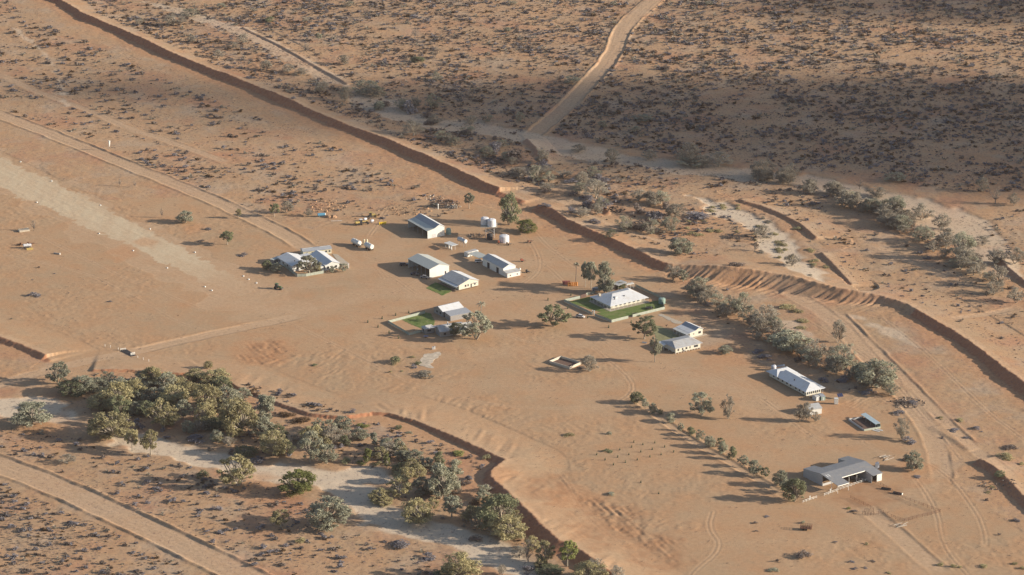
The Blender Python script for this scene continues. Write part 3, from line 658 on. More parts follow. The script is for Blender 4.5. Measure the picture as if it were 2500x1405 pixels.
# two road tankers, cream cylinders
htank('fuel_tanker',873+5,604,gvec((886,606),(870,599)),1.45,.9,WHITE,WHITE,'white tanker trailer, the farther one of the parked pair',legs=False,wheels=4,cat='tanker')
htank('fuel_tanker',908,613,gvec((908,613),(894,606)),1.45,.9,WHITE,WHITE,'white tanker trailer, the nearer one of the parked pair with a bright round end',legs=False,wheels=4,cat='tanker')
for (x,y,lb) in ((889,598,'left upright cream gas cylinder behind the tankers'),(896,598,'right upright cream gas cylinder behind the tankers')):
    p=G(x,y); t=thing('gas_cylinder',p,lb,'cylinder'); MB().tube(p,p+Vector((0,0,3.0)),.55,n=14).obj('cylinder_body',mat('cream_enamel',(.66,.58,.40),.5),t); MB().dome(p+Vector((0,0,3.0)),.55,.35,14).obj('cap',mat('cream_enamel',(.6,.5,.3)),t)
# machines
def wheel(t,F,a,b,r,w=.35,name='wheel'):
    cn=F(a,b,r); MB().tube(cn-F.v*w/2,cn+F.v*w/2,r,n=14).obj(name,BLACK,t); 
def grader(px,py,ang,label):
    F=frame_at(px,py,ang); t=thing('grader',F.o,label,'grader')
    MB().box(F,-3.2,-.6,-.8,.8,1.1,2.3).obj('engine_cover',YEL,t,bev=.08)
    MB().box(F,-.6,1.0,-.75,.75,1.2,3.2).obj('cab',GLASS,t,bev=.05); MB().box(F,-.75,1.15,-.9,.9,3.2,3.4).obj('cab_roof',WHITE,t)
    MB().prism([F(.9,-.18,1.5),F(4.6,-.18,1.9),F(4.6,-.18,2.3),F(.9,-.18,2.0)],F.v*.36).obj('frame_beam',YEL,t)
    MB().prism([F(1.5,-2.0,.3),F(2.6,1.9,.3),F(2.7,1.9,1.0),F(1.6,-2.0,1.0)],F.u*.12).obj('blade',YEL,t)
    for a in (-2.6,-1.1,4.3):
        for b in (-1.05,1.05): wheel(t,F,a,b,.68)
def dozer(px,py,ang,label,m=YEL,sc=1):
    F=frame_at(px,py,ang); t=thing('bulldozer',F.o,label,'bulldozer')
    for b in (-1.3,.7): MB().prism([F(-2,b,.25),F(-1.6,b,0),F(1.6,b,0),F(2,b,.35),F(1.6,b,1.0),F(-1.6,b,1.0)],F.v*.6).obj('track',DKSTEEL,t)
    MB().box(F,-.2,1.9,-.65,.65,.9,2.0).obj('engine_cover',m,t,bev=.08)
    MB().box(F,-1.6,-.2,-.7,.7,.9,2.9).obj('cab',GLASS,t); MB().box(F,-1.8,0,-.9,.9,2.9,3.05).obj('cab_roof',m,t)
    MB().prism([F(2.5,-1.9,.1),F(2.7,-1.9,.1),F(2.6,-1.9,1.5),F(2.4,-1.9,1.3)],F.v*3.8).obj('blade',m,t)
    for b in (-1.45,1.3): MB().box(F,0,2.5,b,b+.15,.5,.7).obj('push_arm',m,t)
grader(880,549,20,'yellow motor grader with white cab roof, nearer of the earthmoving machines')
dozer(908,530,10,'yellow bulldozer with dark cab parked farthest back by the scrub')
p=frame_at(934,548,15); t=thing('digger_attachment',p.o,'bright yellow toothed implement lying between the grader and the big shed','implement')
MB().box(p,-2,2,-.1,.3,.3,1.2).obj('frame_beam',mat('bright_yellow',(.75,.5,.03),.5),t)
for k in range(5): MB().prism([p(-2+k*.95,-.7,.0),p(-1.7+k*.95,-.7,0),p(-1.6+k*.95,.2,1.5),p(-2+k*.95,.2,1.5)],p.v*.2).obj('tine',mat('bright_yellow',(.75,.5,.03)),t)
for (x,y,lb) in ((889,541,'white drum tank on the ground just behind the grader'),(906,545,'white drum tank right of the grader')):
    htank('drum_tank',x,y,(1.2,.8),.75,.6,TANKW,TANKW,lb,legs=True,hatch=False)
htank('blue_tank',776,530,(4.3,.9),.95,.35,BLUE,STEEL,'blue horizontal tank lying beside the track near the scrub',hatch=False)
F=frame_at(808,541,5); t=thing('pipe_length',F.o,'long thin white pipe lying on the sand by the blue tank','pipe'); MB().tube(F(0,0,.25),F(6.5,0,.25),.12,n=8).obj('pipe_body',WRAIL,t)
for (x,y,lb) in ((802,531,'pale dirt heap right of the blue tank'),(815,531,'dark dirt heap behind the white pipe')):
    p=G(x,y); b=MB(); b.dome(p-Vector((0,0,.2)),2.0,1.7,11,4); 
    for v in b.v: v.x+=random.uniform(-.3,.3); v.y+=random.uniform(-.3,.3); v.z+=random.uniform(-.15,.15)
    tag(b.obj('dirt_heap',mat('heaped_earth',(.36,.22,.13),.95,0,.15,1)),lb,'dirt heap')
# tractor near the airstrip house
def tractor(px,py,ang,label,m):
    F=frame_at(px,py,ang); t=thing('tractor',F.o,label,'tractor')
    MB().box(F,.2,2.3,-.45,.45,.9,1.8).obj('bonnet',m,t,bev=.08); MB().box(F,-1.4,.2,-.75,.75,1.0,2.9).obj('cab',GLASS,t,bev=.05)
    MB().box(F,-1.55,.35,-.85,.85,2.9,3.05).obj('cab_roof',m,t)
    for b in (-1.1,1.1): wheel(t,F,-.9,b,.9,.45); wheel(t,F,1.8,b*.85,.5,.3)
    MB().box(F,2.5,3.1,-1.1,1.1,.2,1.0).obj('bucket',DKSTEEL,t)
    for b in (-.6,.5): MB().prism([F(.1,b,1.7),F(2.7,b,.6),F(2.7,b,.8),F(.1,b,1.9)],F.v*.1).obj('loader_arm',m,t)
tractor(678,706,-25,'dark green loader tractor parked alone on the sand in front of the airstrip house',GREENP)

# airstrip house complex
s2=lambda x,y:(640+x/10.81,590+y/10.81)
F=Fr(s2(800,800),s2(420,560),s2(1330,700)); rt=thing('airstrip_house',F.o,'white house with two gable wings and a grey garden fence near the airstrip end','house')
W_,L_=F.W,F.L
profile(rt,F,0,L_,[(0,3.4),(.46*W_,5.0),(.98*W_,2.9)],WHITE,ROOFW,oh=.3,ohb=.5)
for b in (.2,.42,.62,.82): win_v(rt,F,0,W_*b,W_*b+1.3,.9,2.2)
for a in (.3,.6,.85): win_u(rt,F,0,L_*a,L_*a+1.2,1.3,2.4)
MB().tube(F(4,W_*.28,4.2),F(4,W_*.28,5.0),.3,n=8).obj('roof_vent',DARK,rt)
F2=Fr(s2(1660,770),s2(1400,620),s2(2060,725)); w2,l2=F2.W,F2.L*1.9
profile(rt,F2,0,l2,[(0,3.0),(.12*w2,3.2),(.5*w2,4.7),(w2,3.2)],WHITE,ROOFG,oh=.3,ohb=.35,roofs=[ROOFW,ROOFW,ROOFW])
for b in (.15,.4,.7): win_v(rt,F2,0,w2*b,w2*b+1.2,.9,2.2)
MB().prism([F(-0.2,W_*.98,2.9),F(L_*.9,W_*.98,2.9),F(L_*.9,W_*.98+5.5,3.1),F(-.2+4,W_*.98+5.5,3.1)],(0,0,.12)).obj('link_roof',ROOFW,rt)
MB().box(F2,.5,l2,-2.6,-.4,0,2.7).obj('link_wall',WHITE,rt)
F3=Fr(s2(1838,325),s2(1790,290),s2(1060,410)) ; 
Fb=Fr(s2(1085,400),s2(1010,345),s2(1838,325)); rb=thing('accommodation_block',Fb.o,'long pale yellow cabin block with dark grey roof behind the white house','cabin')
profile(rb,Fb,0,max(4.5,Fb.L),[(0,3.1),(Fb.W,3.1)],CREAMY,ROOFB,oh=.1) if False else None
wb=Fb.W; lb_=5.5
b=MB(); b.box(Fb,0,lb_,0,wb,.1,2.9); b.obj('wall',CREAMY,rb)
MB().prism([Fb(-.5,-.3,2.92),Fb(-.5,wb+.4,2.92),Fb(lb_/2,wb+.4,3.7),Fb(lb_/2,-.3,3.7)],(0,0,.12)).obj('roof',ROOFB,rb)
MB().prism([Fb(lb_/2+.01,-.3,3.7),Fb(lb_/2+.01,wb+.4,3.7),Fb(lb_+.4,wb+.4,2.92),Fb(lb_+.4,-.3,2.92)],(0,0,.12)).obj('roof',ROOFB,rb)
MB().prism([Fb(lb_/2-.25,.3,3.86),Fb(lb_/2-.25,wb*.38,3.86),Fb(lb_/2+.3,wb*.38,3.86),Fb(lb_/2+.3,.3,3.86)],(0,0,.08)).obj('ridge_cap',WHITE,rb)
MB().prism([Fb(lb_/2-.25,wb*.62,3.86),Fb(lb_/2-.25,wb,3.86),Fb(lb_/2+.3,wb,3.86),Fb(lb_/2+.3,wb*.62,3.86)],(0,0,.08)).obj('ridge_cap',WHITE,rb)
for k in (.1,.3,.55,.78,.9): win_v(rb,Fb,0,wb*k,wb*k+1.1,1.1,2.1)
Fs=Fr(s2(2080,600),s2(1840,330),s2(2275,690)); 
cut_poly('concrete_pad',[s2(1850,330),s2(1990,345),s2(2275,570),s2(2275,640),s2(2090,650)],CONC,.12,'pale concrete slab beside the right wing of the white house','slab')
p0=G(*s2(2278,715)); t=thing('corner_screen',p0,'tall narrow pale panel at the outer corner of the concrete slab','screen'); MB().prism([p0,p0+Vector((.1,1.6,0)),p0+Vector((.1,1.6,2.8)),p0+Vector((0,0,2.8))],(.12,0,0)).obj('panel',WHITE,t)
F=Fr(s2(420,560),s2(330,440),s2(620,400)); t=thing('lean_to',F.o,'grey lean-to with flat pale roof at the back left corner of the white house','lean-to')
MB().prism([F(0,-3.5,0),F(2.5,-3.5,0),F(2.5,3,0),F(0,3,0)],(0,0,2.4)).obj('wall',GREYD,t); MB().prism([F(-.2,-3.8,2.45),F(2.9,-3.8,2.45),F(2.9,3.2,2.6),F(-.2,3.2,2.6)],(0,0,.1)).obj('roof',ROOFP,t)
# sheet metal fences
def sheet_fence(pxs,h,m,label,name='sheet_fence',step=3.0,cat='fence',closed=False,group=None):
    pts=[G(*q) for q in pxs]; t=thing(name,pts[0].copy(),label,cat,group)
    pm=None
    for p,q in zip(pts[:-1],pts[1:]):
        d=q-p; n=max(1,int(round(d.length/step))); u=d.normalized(); nn=Vector((-u.y,u.x,0))*.03
        for k in range(n):
            a=p+d*(k/n)+u*.03; b=p+d*((k+1)/n)-u*.03
            MB().prism([a+Vector((0,0,.05)),b+Vector((0,0,.05)),b+Vector((0,0,h)),a+Vector((0,0,h))],nn).obj('panel',m,t)
            if k>=0:
                e=MB().tube(Vector((0,0,0)),Vector((0,0,h+.08)),.07,n=6)
                if pm is None: pm=mesh_from('post',e.v,e.f,STEEL)
                o=bpy.data.objects.new('post',pm); COL.objects.link(o); o.parent=t; o.location=a-pts[0]
    return t
sheet_fence([s2(560,650),s2(930,935),s2(1160,925),s2(1620,845),s2(1640,800)],1.7,FENCE,'grey green sheet fence wrapping the garden of the white house by the airstrip')
# lower left group of buildings by the green lawn
s3=lambda x,y:(860+x/6.25,700+y/6.25)
F=Fr(s3(1390,470),s3(1240,400),s3(1695,400)); rt=thing('lawn_homestead',F.o,'grey gabled quarters with sunlit and shaded roof slopes behind the fenced lawn','house')
W_,L_=F.W,F.L
def profile_v(root,F,b0,b1,prof,wallm,roofm,oh=.35,oha=.3,floor=0,roofs=None,thick=.14,opens=()):
    f=Fr.__new__(Fr); f.o=F.o; f.u=F.v; f.v=F.u; f.L=F.W; f.W=F.L; f.sg=-F.sg
    profile(root,f,b0,b1,prof,wallm,roofm,oh=oh,ohb=oha,floor=floor,roofs=roofs,thick=thick)
profile_v(rt,F,0,W_,[(0,3.1),(.5*L_,4.9),(L_,3.1)],GREYD,ROOFG,roofs=[ROOFW,ROOFB],oh=.4)  # far slope, turned from the sun, is coloured as shaded
for a in (.25,.6): win_u(rt,F,0,L_*a,L_*a+1.2,1.1,2.2)
F=Fr(s3(1500,530),s3(1455,470),s3(1790,455)); rt=thing('verandah_shed',F.o,'low blue grey skillion roof shed just in front of the grey quarters','shed')
profile_v(rt,F,0,F.W,[(0,2.9),(max(3.5,F.L),3.4)],GREYD,ROOFB,oh=.3,oha=.3)
F=Fr(s3(1345,775),s3(1280,715),s3(1840,700)); rt=thing('front_cottage',F.o,'grey walled cottage partly hidden behind the biggest spreading gum tree','cottage')
W_,L_=F.W,F.L
profile_v(rt,F,0,W_,[(0,3.0),(.5*max(L_,7),4.9),(max(L_,7),3.1)],GREYD,ROOFG,roofs=[ROOFG,ROOFB],oh=.4)  # shade of the far slope is painted in with a darker roof colour
for b in (.1,.3,.6,.85): win_v(rt,F,0,W_*b,W_*b+1.4,1.0,2.2)
MB().tube(F(4.5,W_*.32,4.5),F(4.5,W_*.32,6.4),.3,n=8).obj('chimney',WHITE,rt)
MB().prism([F(max(L_,7)+.2,-2.5,3.1),F(max(L_,7)+.2,W_*.85,3.1),F(max(L_,7)+2.2,W_*.85,3.3),F(max(L_,7)+2.2,-2.5,3.3)],(0,0,.12)).obj('walkway_roof',ROOFB,rt)
F=Fr(s3(1112,728),s3(1062,690),s3(1257,703)); rt=thing('garden_hut',F.o,'small square grey hut with hipped roof at the near corner of the fenced lawn','hut')
MB().box(F,0,F.L,0,F.W,0,2.9).obj('wall',GREYD,rt); hip(rt,F,-.4,F.L+.4,-.4,F.W+.4,2.95,4.2,ROOFG,(F.W*.3,F.W*.3))
win_v(rt,F,0,F.W*.25,F.W*.6,1.2,2.2); win_u(rt,F,0,F.L*.3,F.L*.6,1.0,2.2)
sheet_fence([s3(1110,412),s3(550,560),s3(870,745),s3(1060,700)],1.5,FENCE,'pale sheet fence around the left lawn beside the grey quarters')
# main homestead
z4=lambda x,y:(1260+x/5.855,620+y/5.855)
F=Fr((1490,760.3),(1439,736.3),(1584,738.3)); rt=thing('main_homestead',F.o,'large homestead with a broad white hipped roof in the middle of a green lawn','house')
W_,L_=F.W,F.L; q=2.6
MB().box(F,q,L_-q,q,W_-q,.1,2.75).obj('wall',CREAM,rt)
hip(rt,F,0,L_,0,W_,2.75,5.7,ROOFW,(8.3,6.3))
MB().box(F,-.8,L_+.3,-.6,W_+.3,-.1,.14).obj('paving',CONC,rt)
posts(rt,F,[(.25,.25+(W_-.5)*k/9) for k in range(10)]+[(.25+(L_-.5)*k/6,.25) for k in range(1,7)]+[(.25+(L_-.5)*k/6,W_-.25) for k in range(1,7)],2.6,WRAIL,.07,'verandah_post')
for k in (.12,.26,.4,.55,.7,.84): win_v(rt,F,q,q+(W_-2*q)*k,q+(W_-2*q)*k+1.5,.9,2.3)
for k in (.2,.5,.75): win_u(rt,F,q,q+(L_-2*q)*k,q+(L_-2*q)*k+1.5,.9,2.2)
MB().tube(F(5.5,13.2,4.0),F(5.5,13.2,5.0),.32,n=8).obj('roof_vent',DARK,rt); MB().tube(F(4.6,6.2,3.6),F(4.6,6.2,4.9),.25,n=8).obj('roof_vent',DARK,rt)
MB().box(F,5.2,6.6,7.2,8.6,4.2,5.2).obj('air_conditioner',WHITE,rt,bev=.1)
MB().box(F,L_*.72,L_*.72+1.2,2.5,3.6,4.0,5.4).obj('chimney',CONC,rt)
sheet_fence([z4(1000,600),z4(1130,565)],1.6,FENCE,'short far piece of the homestead fence beside the parked four wheel drive')
sheet_fence([z4(915,640),z4(690,690),z4(1085,875)],1.6,FENCE,'sheet fence along the left side of the main homestead lawn')
sheet_fence([z4(1125,893),z4(1365,985),z4(1605,925)],1.6,FENCE,'sheet fence at the near corner of the main homestead lawn')
sheet_fence([z4(1665,908),z4(2125,795),z4(2065,640),z4(1705,470)],1.6,FENCE,'sheet fence round the right end of the main homestead lawn')
for (x,y,lb) in ((1093,865,'left white gatepost in the homestead fence'),(1118,870,'right white gatepost in the homestead fence')):
    p=G(*z4(x,y)); t=thing('gatepost',p,lb,'post'); MB().prism([p+Vector(v) for v in ((-.25,-.25,0),(.25,-.25,0),(.25,.25,0),(-.25,.25,0))],(0,0,2.2)).obj('shaft',WRAIL,t,bev=.03); MB().prism([p+Vector(v) for v in ((-.32,-.32,2.2),(.32,-.32,2.2),(.32,.32,2.2),(-.32,.32,2.2))],(0,0,.12)).obj('cap',WRAIL,t)
b=MB(); Fh=Fr(z4(915,640),z4(905,630),z4(1000,612)); 
hd=thing('brush_screen',Fh.o,'dark brown brush screen filling the gap in the homestead fence','screen'); MB().box(Fh,-.2,.5,.1,Fh.W-.1,0,1.9).obj('panel',mat('dark_brush',(.13,.08,.065),.95,0,.4,3),hd,bev=.1)
tank('water_tank',1616,741,1.9,2.6,TANKG,'grey green round tank at the right corner of the homestead fence')
# carport / sheds behind homestead
F=Fr(z4(1460,545),z4(1370,520),z4(1560,520)); t=thing('rear_carport',F.o,'small grey roofed carport behind the main homestead roof','carport')
MB().prism([F(-.2,-.2,3.6),F(5,-.2,3.6),F(5,F.W+2,4.0),F(-.2,F.W+2,4.0)],(0,0,.12)).obj('roof',ROOFG,t); posts(t,F,[(0,0),(4.8,0),(0,F.W+1.5),(4.8,F.W+1.5)],3.6,STEEL,.08); MB().box(F,4.2,4.4,0,F.W,0,2.6).obj('back_wall',GREYW,t)
F=frame_at(*z4(1620,505),30); t=thing('satellite_frame',F.o,'white framed dish trailer behind the main homestead roof','trailer'); 
MB().box(F,-2.4,2.4,-1,1,3.0,3.25).obj('deck',WHITE,t); 
for a in (-2.2,0,2.2):
    for b_ in (-.9,.9): MB().tube(F(a,b_,0),F(a,b_,4.0),.1,n=6).obj('upright',WHITE,t)
# trampoline on the lawn
F=frame_at(*z4(1905,790),0); t=thing('trampoline',F.o,'dark round trampoline standing on the homestead lawn','trampoline')
MB().tube(F.o+Vector((0,0,.8)),F.o+Vector((0,0,.86)),2.1,n=20).obj('mat',BLACK,t)
for k in range(6):
    an=k*math.pi/3; q2=F.o+Vector((2*math.cos(an),2*math.sin(an),0)); MB().tube(q2,q2+Vector((0,0,2.4 if k%2 else .8)),.05,n=6).obj('leg',STEEL,t)
# cars
def ute(F,label,col,tray=True,name='ute',cat='ute'):
    t=thing(name,F.o,label,cat); m=mat('car_paint_'+('w' if col[0]>.5 else 'd')+str(int(col[2]*100)),col,.3,0,.03,1,spec=.5,dirt=(.45,.33,.22))
    MB().prism([F(-2.5,-.9,.5),F(2.5,-.9,.5),F(2.5,-.9,1.0),F(1.3,-.9,1.12),F(-2.5,-.9,1.12)],F.v*1.8).obj('body',m,t,bev=.06)
    a0=-.7 if tray else -2.3
    MB().prism([F(a0,-.78,1.1),F(1.35,-.78,1.1),F(.7,-.78,1.78),F(a0+.15,-.78,1.78)],F.v*1.56).obj('cabin_glass',GLASS,t)
    MB().prism([F(a0+.1,-.74,1.76),F(.7,-.74,1.76),F(.7,.74,1.76),F(a0+.1,.74,1.76)],(0,0,.06)).obj('cab_roof',m,t)
    if tray:
        MB().box(F,-2.6,-.8,-.95,.95,1.12,1.2).obj('tray',STEEL,t); MB().box(F,-.95,-.85,-.9,.9,1.2,1.9).obj('headboard',STEEL,t)
        MB().box(F,-2.3,-1.1,-.5,.5,1.2,1.6).obj('tray_load',DKSTEEL,t)
    for a in (-1.6,1.6):
        for b_ in (-.85,.85): wheel(t,F,a,b_,.38,.25)
    for b_ in (-.7,.45): MB().box(F,2.5,2.54,b_,b_+.25,.75,.92).obj('headlight',WHITE,t)
    return t
ute(frame_at(1417,776,-28),'white tray-back ute parked outside the homestead gate',(.75,.75,.75))
ute(frame_at(1457,711,-5),'silver four wheel drive in tree shade behind the homestead fence',(.42,.43,.46),False,'four_wheel_drive','four wheel drive')
ute(frame_at(1037,680,-30),'dark ute with white bonnet nearest the mouth of the workshop shed',(.30,.30,.31))
ute(frame_at(1013,672,160),'dark ute parked outside the workshop shed in its shade',(.08,.08,.10))
ute(frame_at(986,649,10),'small dark vehicle at the far left corner of the workshop shed',(.07,.06,.07),False,'off_road_buggy','buggy')
ute(frame_at(1170,641,20),'white car with open bonnet under the grey carport',(.75,.74,.72),False,'parked_car','car')
ute(frame_at(1113,668,30),'dark trailer-like ute between the workshop shed and the cream house',(.16,.15,.15))
# mobile light/antenna mast near workshop
p=G(1019.8,660); t=thing('steel_mast',p,'thin steel mast standing in front of the workshop shed','mast'); MB().tube(p,p+Vector((0,0,5.6)),.06,n=6).obj('pole',STEEL,t); MB().tube(p+Vector((0,0,.2)),p+Vector((0,0,1.0)),.3,n=8).obj('base_drum',WHITE,t)
# implements around the yard
def implement(px,py,ang,label,m,L=3.2,name='farm_implement',cat='implement'):
    F=frame_at(px,py,ang); t=thing(name,F.o,label,cat)
    MB().box(F,-L/2,L/2,-.6,.6,.7,.95).obj('deck',m,t)
    MB().prism([F(L/2,-.06,.75),F(L/2+1.4,-.06,.5),F(L/2+1.4,-.06,.62),F(L/2,-.06,.9)],F.v*.12).obj('drawbar',DKSTEEL,t)
    MB().box(F,-L/2,-L/2+1.1,-.5,.5,.95,1.7).obj('hopper',m,t,bev=.05)
    for b_ in (-.8,.8): wheel(t,F,-.2,b_,.42,.22)
    for k in range(4): MB().prism([F(-L/2+.3+k*.7,-.5,.1),F(-L/2+.45+k*.7,-.5,.1),F(-L/2+.5+k*.7,-.4,.75),F(-L/2+.3+k*.7,-.4,.75)],F.v*.1).obj('tine',DKSTEEL,t)
implement(1294,593,40,'rust and grey trailer on open sand right of the large white ground tank',RUST)
implement(1242,599,0,'low brown trailer beside the large white ground tank',TIMB)
implement(1275,639,20,'red brown two wheeled cart alone on the sand right of the long shed',REDB,2)
implement(1288,666,-20,'dark wheeled machine at the end of the long shed',DKSTEEL,2.2)
implement(1218,595,0,'small orange cart between the black and white tanks',mat('faded_orange',(.5,.16,.08),.6),1.3)
F=frame_at(1269,668,70); t=thing('hand_pump',F.o,'white standing pump frame at the corner of the long shed','pump'); MB().tube(F.o,F.o+Vector((0,0,2.6)),.12,n=8).obj('column',WHITE,t); MB().dome(F.o+Vector((0,0,2.4)),.7,.9,12).obj('bowl',WHITE,t)
for k in range(3): an=k*2.1; MB().tube(F.o+Vector((math.cos(an),math.sin(an),0)),F.o+Vector((0,0,2.2)),.06,n=6).obj('leg',WHITE,t)
p=G(1069.5,511); t=thing('standpipe',p,'white upright post with a round cap on the sand behind the machinery shed','standpipe'); MB().tube(p,p+Vector((0,0,2.8)),.28,n=10).obj('shaft',WRAIL,t); MB().dome(p+Vector((0,0,2.7)),.5,.6,10).obj('cap',WRAIL,t)
# orange bins
Fo=frame_at(1388,699,8); 
for k in range(5):
    a=k*1.15; p=Fo(a,0,0); t=thing('orange_bin',p,f"upright orange drum, {['leftmost','second from left','middle','second from right','rightmost'][k]} of the bright row under the palm trunk",'drum'); 
    MB().tube(p,p+Vector((0,0,2.1)),.5,n=12).obj('drum_wall',ORG,t); MB().tube(p+Vector((0,0,2.1)),p+Vector((0,0,2.2)),.54,n=12).obj('rim',ORG,t)
F=frame_at(1386,698,180); t=thing('red_skip',F.o+Vector((0,2,0)),'dull red skip behind the orange drums','skip'); MB().prism([F(-1,-3.2,0),F(2.6,-3.2,0),F(3.0,-3.2,1.9),F(-1.4,-3.2,1.9)],F.v*1.6).obj('tub',mat('dull_red',(.3,.1,.08),.7),t)
# two small houses by the right lawn
z5=lambda x,y:(1500+x/7.806,740+y/7.806)
F=Fr(z5(1437,672),z5(1205,556),z5(1668,602)); rt=thing('guest_house',F.o,'cream gabled guest house with wide white verandah roof, the farther one beside the dry lawn','house')
W_,L_=F.W,F.L
profile(rt,F,0,L_,[(0,2.9),(.39*W_,3.5),(.7*W_,4.7),(W_,3.6)],CREAM,ROOFG,oh=.4,ohb=.35,roofs=[ROOFW,ROOFB,ROOFW])  # blue grey middle slope carries its shade in the colour
MB().prism([F(-.5,-2.6,2.45),F(L_+.4,-2.6,2.45),F(L_+.4,-.37,2.83),F(-.5,-.37,2.83)],(0,0,.1)).obj('verandah_roof',WHITE,rt)
posts(rt,F,[(L_*k/4,-2.4) for k in range(5)],2.45,WRAIL,.07)
MB().box(F,-.2,L_,-2.6,-.02,-.05,.16).obj('paving',CONC,rt)
win_v(rt,F,0,W_*.66,W_*.86,1.3,2.5); win_v(rt,F,0,W_*.26,W_*.34,1.5,2.1); MB().box(F,-1.2,-.02,-.4,W_+2,-.05,.16).obj('path_slab',CONC,rt)
MB().tube(F(1,W_*.9,3.8),F(1,W_*.9,4.9),.15,n=8).obj('flue',WHITE,rt)
F=Fr(z5(1165,978),z5(895,838),z5(1640,872)); rt=thing('stump_cottage',F.o,'cream cottage on white stumps with pale hipped roof, the nearer one beside the dry lawn','cottage')
W_,L_=F.W,F.L
MB().box(F,0,L_,0,W_,.65,3.1).obj('wall',CREAM,rt)
hip(rt,F,-.5,L_+.6,-.4,W_+1.3,3.15,4.75,ROOFG,(3.0,3.5))
posts(rt,F,[(.12,.15+(W_-.3)*k/9) for k in range(10)]+[(.15+(L_-.3)*k/4,.12) for k in range(1,5)],.65,WRAIL,.14,'stump')
for b0,b1 in ((.08,.14),(.26,.31),(.4,.47),(.56,.6),(.74,.9)): win_v(rt,F,0,W_*b0,W_*b1,1.5,2.6)
MB().box(F,-.7,0,W_*.32,W_*.37,.9,1.5).obj('air_conditioner',STEEL,rt)
MB().prism([F(L_*.6,-2.2,2.75),F(L_+.5,-2.2,2.75),F(L_+.5,-.45,3.1),F(L_*.6,-.45,3.1)],(0,0,.1)).obj('porch_roof',ROOFW,rt); posts(rt,F,[(L_*.62,-2.1),(L_+.3,-2.1)],2.75,WRAIL,.07)
MB().box(F,L_*.6,L_+.4,-2.2,-.01,.4,.6).obj('porch_deck',TIMB,rt)
t=cut_poly('garden_path',[z5(835,225),z5(900,210),z5(1300,370),z5(1260,400),z5(1150,395)],CONC,.08,'pale gravel path running from the homestead fence to the guest house','path')
F=frame_at(*z5(570,765),-25); t=thing('tin_sheet',F.o,'small grey metal sheet lying on the sand by the cottage tree','metal sheet'); MB().prism([F(-1.2,-.6,.1),F(1.4,-.6,.1),F(1.4,.5,.5),F(-1.2,.5,.5)],(0,0,.06)).obj('panel',STEEL,t)
# long white-roofed house on the right
z6=lambda x,y:(1800+x/5.855,860+y/5.855)
F=Fr(z6(985,640),z6(465,350),z6(1190,590)); rt=thing('long_white_house',F.o,'long house with white hipped roof and shaded left wall standing alone on the right','house')
W_,L_=F.W,F.L
MB().box(F,0,L_,0,W_,.35,2.75).obj('wall',CREAM,rt)
hip(rt,F,-.6,L_*.8,-.9,W_+2.6,2.8,5.0,ROOFW,(5.0,.2),along='a')
hip(rt,F,L_*.74,L_+1.6,-1.2,W_+2.8,2.84,4.7,ROOFW,(3.6,3.6),along='b')
for k in (.06,.16,.26,.4,.5,.62,.74,.86): win_u(rt,F,0,L_*k,L_*k+1.2,1.2,2.3)
for k in range(7): win_v(rt,F,0,W_*(.05+.135*k),W_*(.05+.135*k)+.75,1.1,2.4)
MB().tube(F(L_*.42,W_*.25,3.4),F(L_*.42,W_*.25,4.5),.3,n=8).obj('roof_vent',DARK,rt)
MB().box(F,-2.2,-.02,.5,W_,.15,.3).obj('deck',TIMB,rt); posts(rt,F,[(-2,.7),(-2,W_-.3)],2.6,WRAIL,.07)
tank('water_tank',*z6(520,262),1.3,2.4,TANKW,'small white round tank by the far end of the long white house')
F=frame_at(*z6(600,225),-10); t=thing('stacked_frames',F.o,'heap of pale metal frames behind the far end of the long white house','junk pile')
for k in range(7): MB().box(F,-3+k*.8,-2.6+k*.9,-1.5+random.random(),1.5,.2+.2*k,.35+.2*k).obj('frame_bar',STEEL,t)
def cabinet(P0,P1,P2,h,m,rm,label,name='garden_shed'):
    F=Fr(P0,P1,P2); t=thing(name,F.o,label,'shed'); L_,W_=max(F.L,1.6),max(F.W,1.6)
    MB().box(F,0,L_,0,W_,0,h).obj('wall',m,t); MB().prism([F(-.1,-.1,h+.02),F(L_/2,-.1,h+.35),F(L_+.1,-.1,h+.02)],F.v*(W_+.2)).obj('roof',rm,t)
    MB().box(F,-.05,0,W_*.35,W_*.65,.05,h*.8).obj('door',GREYW,t); return F,t
cabinet(z6(1130,703),z6(1075,672),z6(1180,690),2.1,WHITE,ROOFG,'small white tin shed at the near end of the long white house')
cabinet(z6(1200,697),z6(1155,650),z6(1252,685),2.1,TANKG,ROOFB,'small grey green tin shed right of the small white tin shed')
F=Fr(z6(1028,903),z6(975,840),z6(1197,872)); rt=thing('garage_shed',F.o,'white garage with pale skillion roof behind three thin trees','garage')
W_,L_=F.W,max(F.L,6)
profile_v(rt,F,0,W_,[(0,2.9),(L_*.75,4.0),(L_,3.3)],WHITE,ROOFG,oh=.3,oha=.25)
F=frame_at(*z6(1412,742),90); rt=thing('battery_cabinet',F.o,'tall white cabinet beside a tilted solar panel on open sand','cabinet')
MB().box(F,-.9,.9,-.95,.95,.1,3.0).obj('cabinet_body',WHITE,rt,bev=.05); MB().box(F,-1.0,1.0,-1.05,1.05,3.0,3.1).obj('lid',WHITE,rt)
F=frame_at(*z6(1468,665),20); rt=thing('solar_panel',F.o,'tilted solar panel array on a post right of the tall white cabinet','solar panel')
MB().tube(F.o,F.o+Vector((0,0,1.6)),.08,n=6).obj('pole',STEEL,rt)
for k in range(3): MB().prism([F(-1.5+k*1.02,-.9,1.3),F(-.55+k*1.02,-.9,1.3),F(-.55+k*1.02,.9,2.4),F(-1.5+k*1.02,.9,2.4)],(0,0,.05)).obj('panel',mat('solar_cells',(.03,.04,.09),.2,0,.05,2,spec=.6),rt)
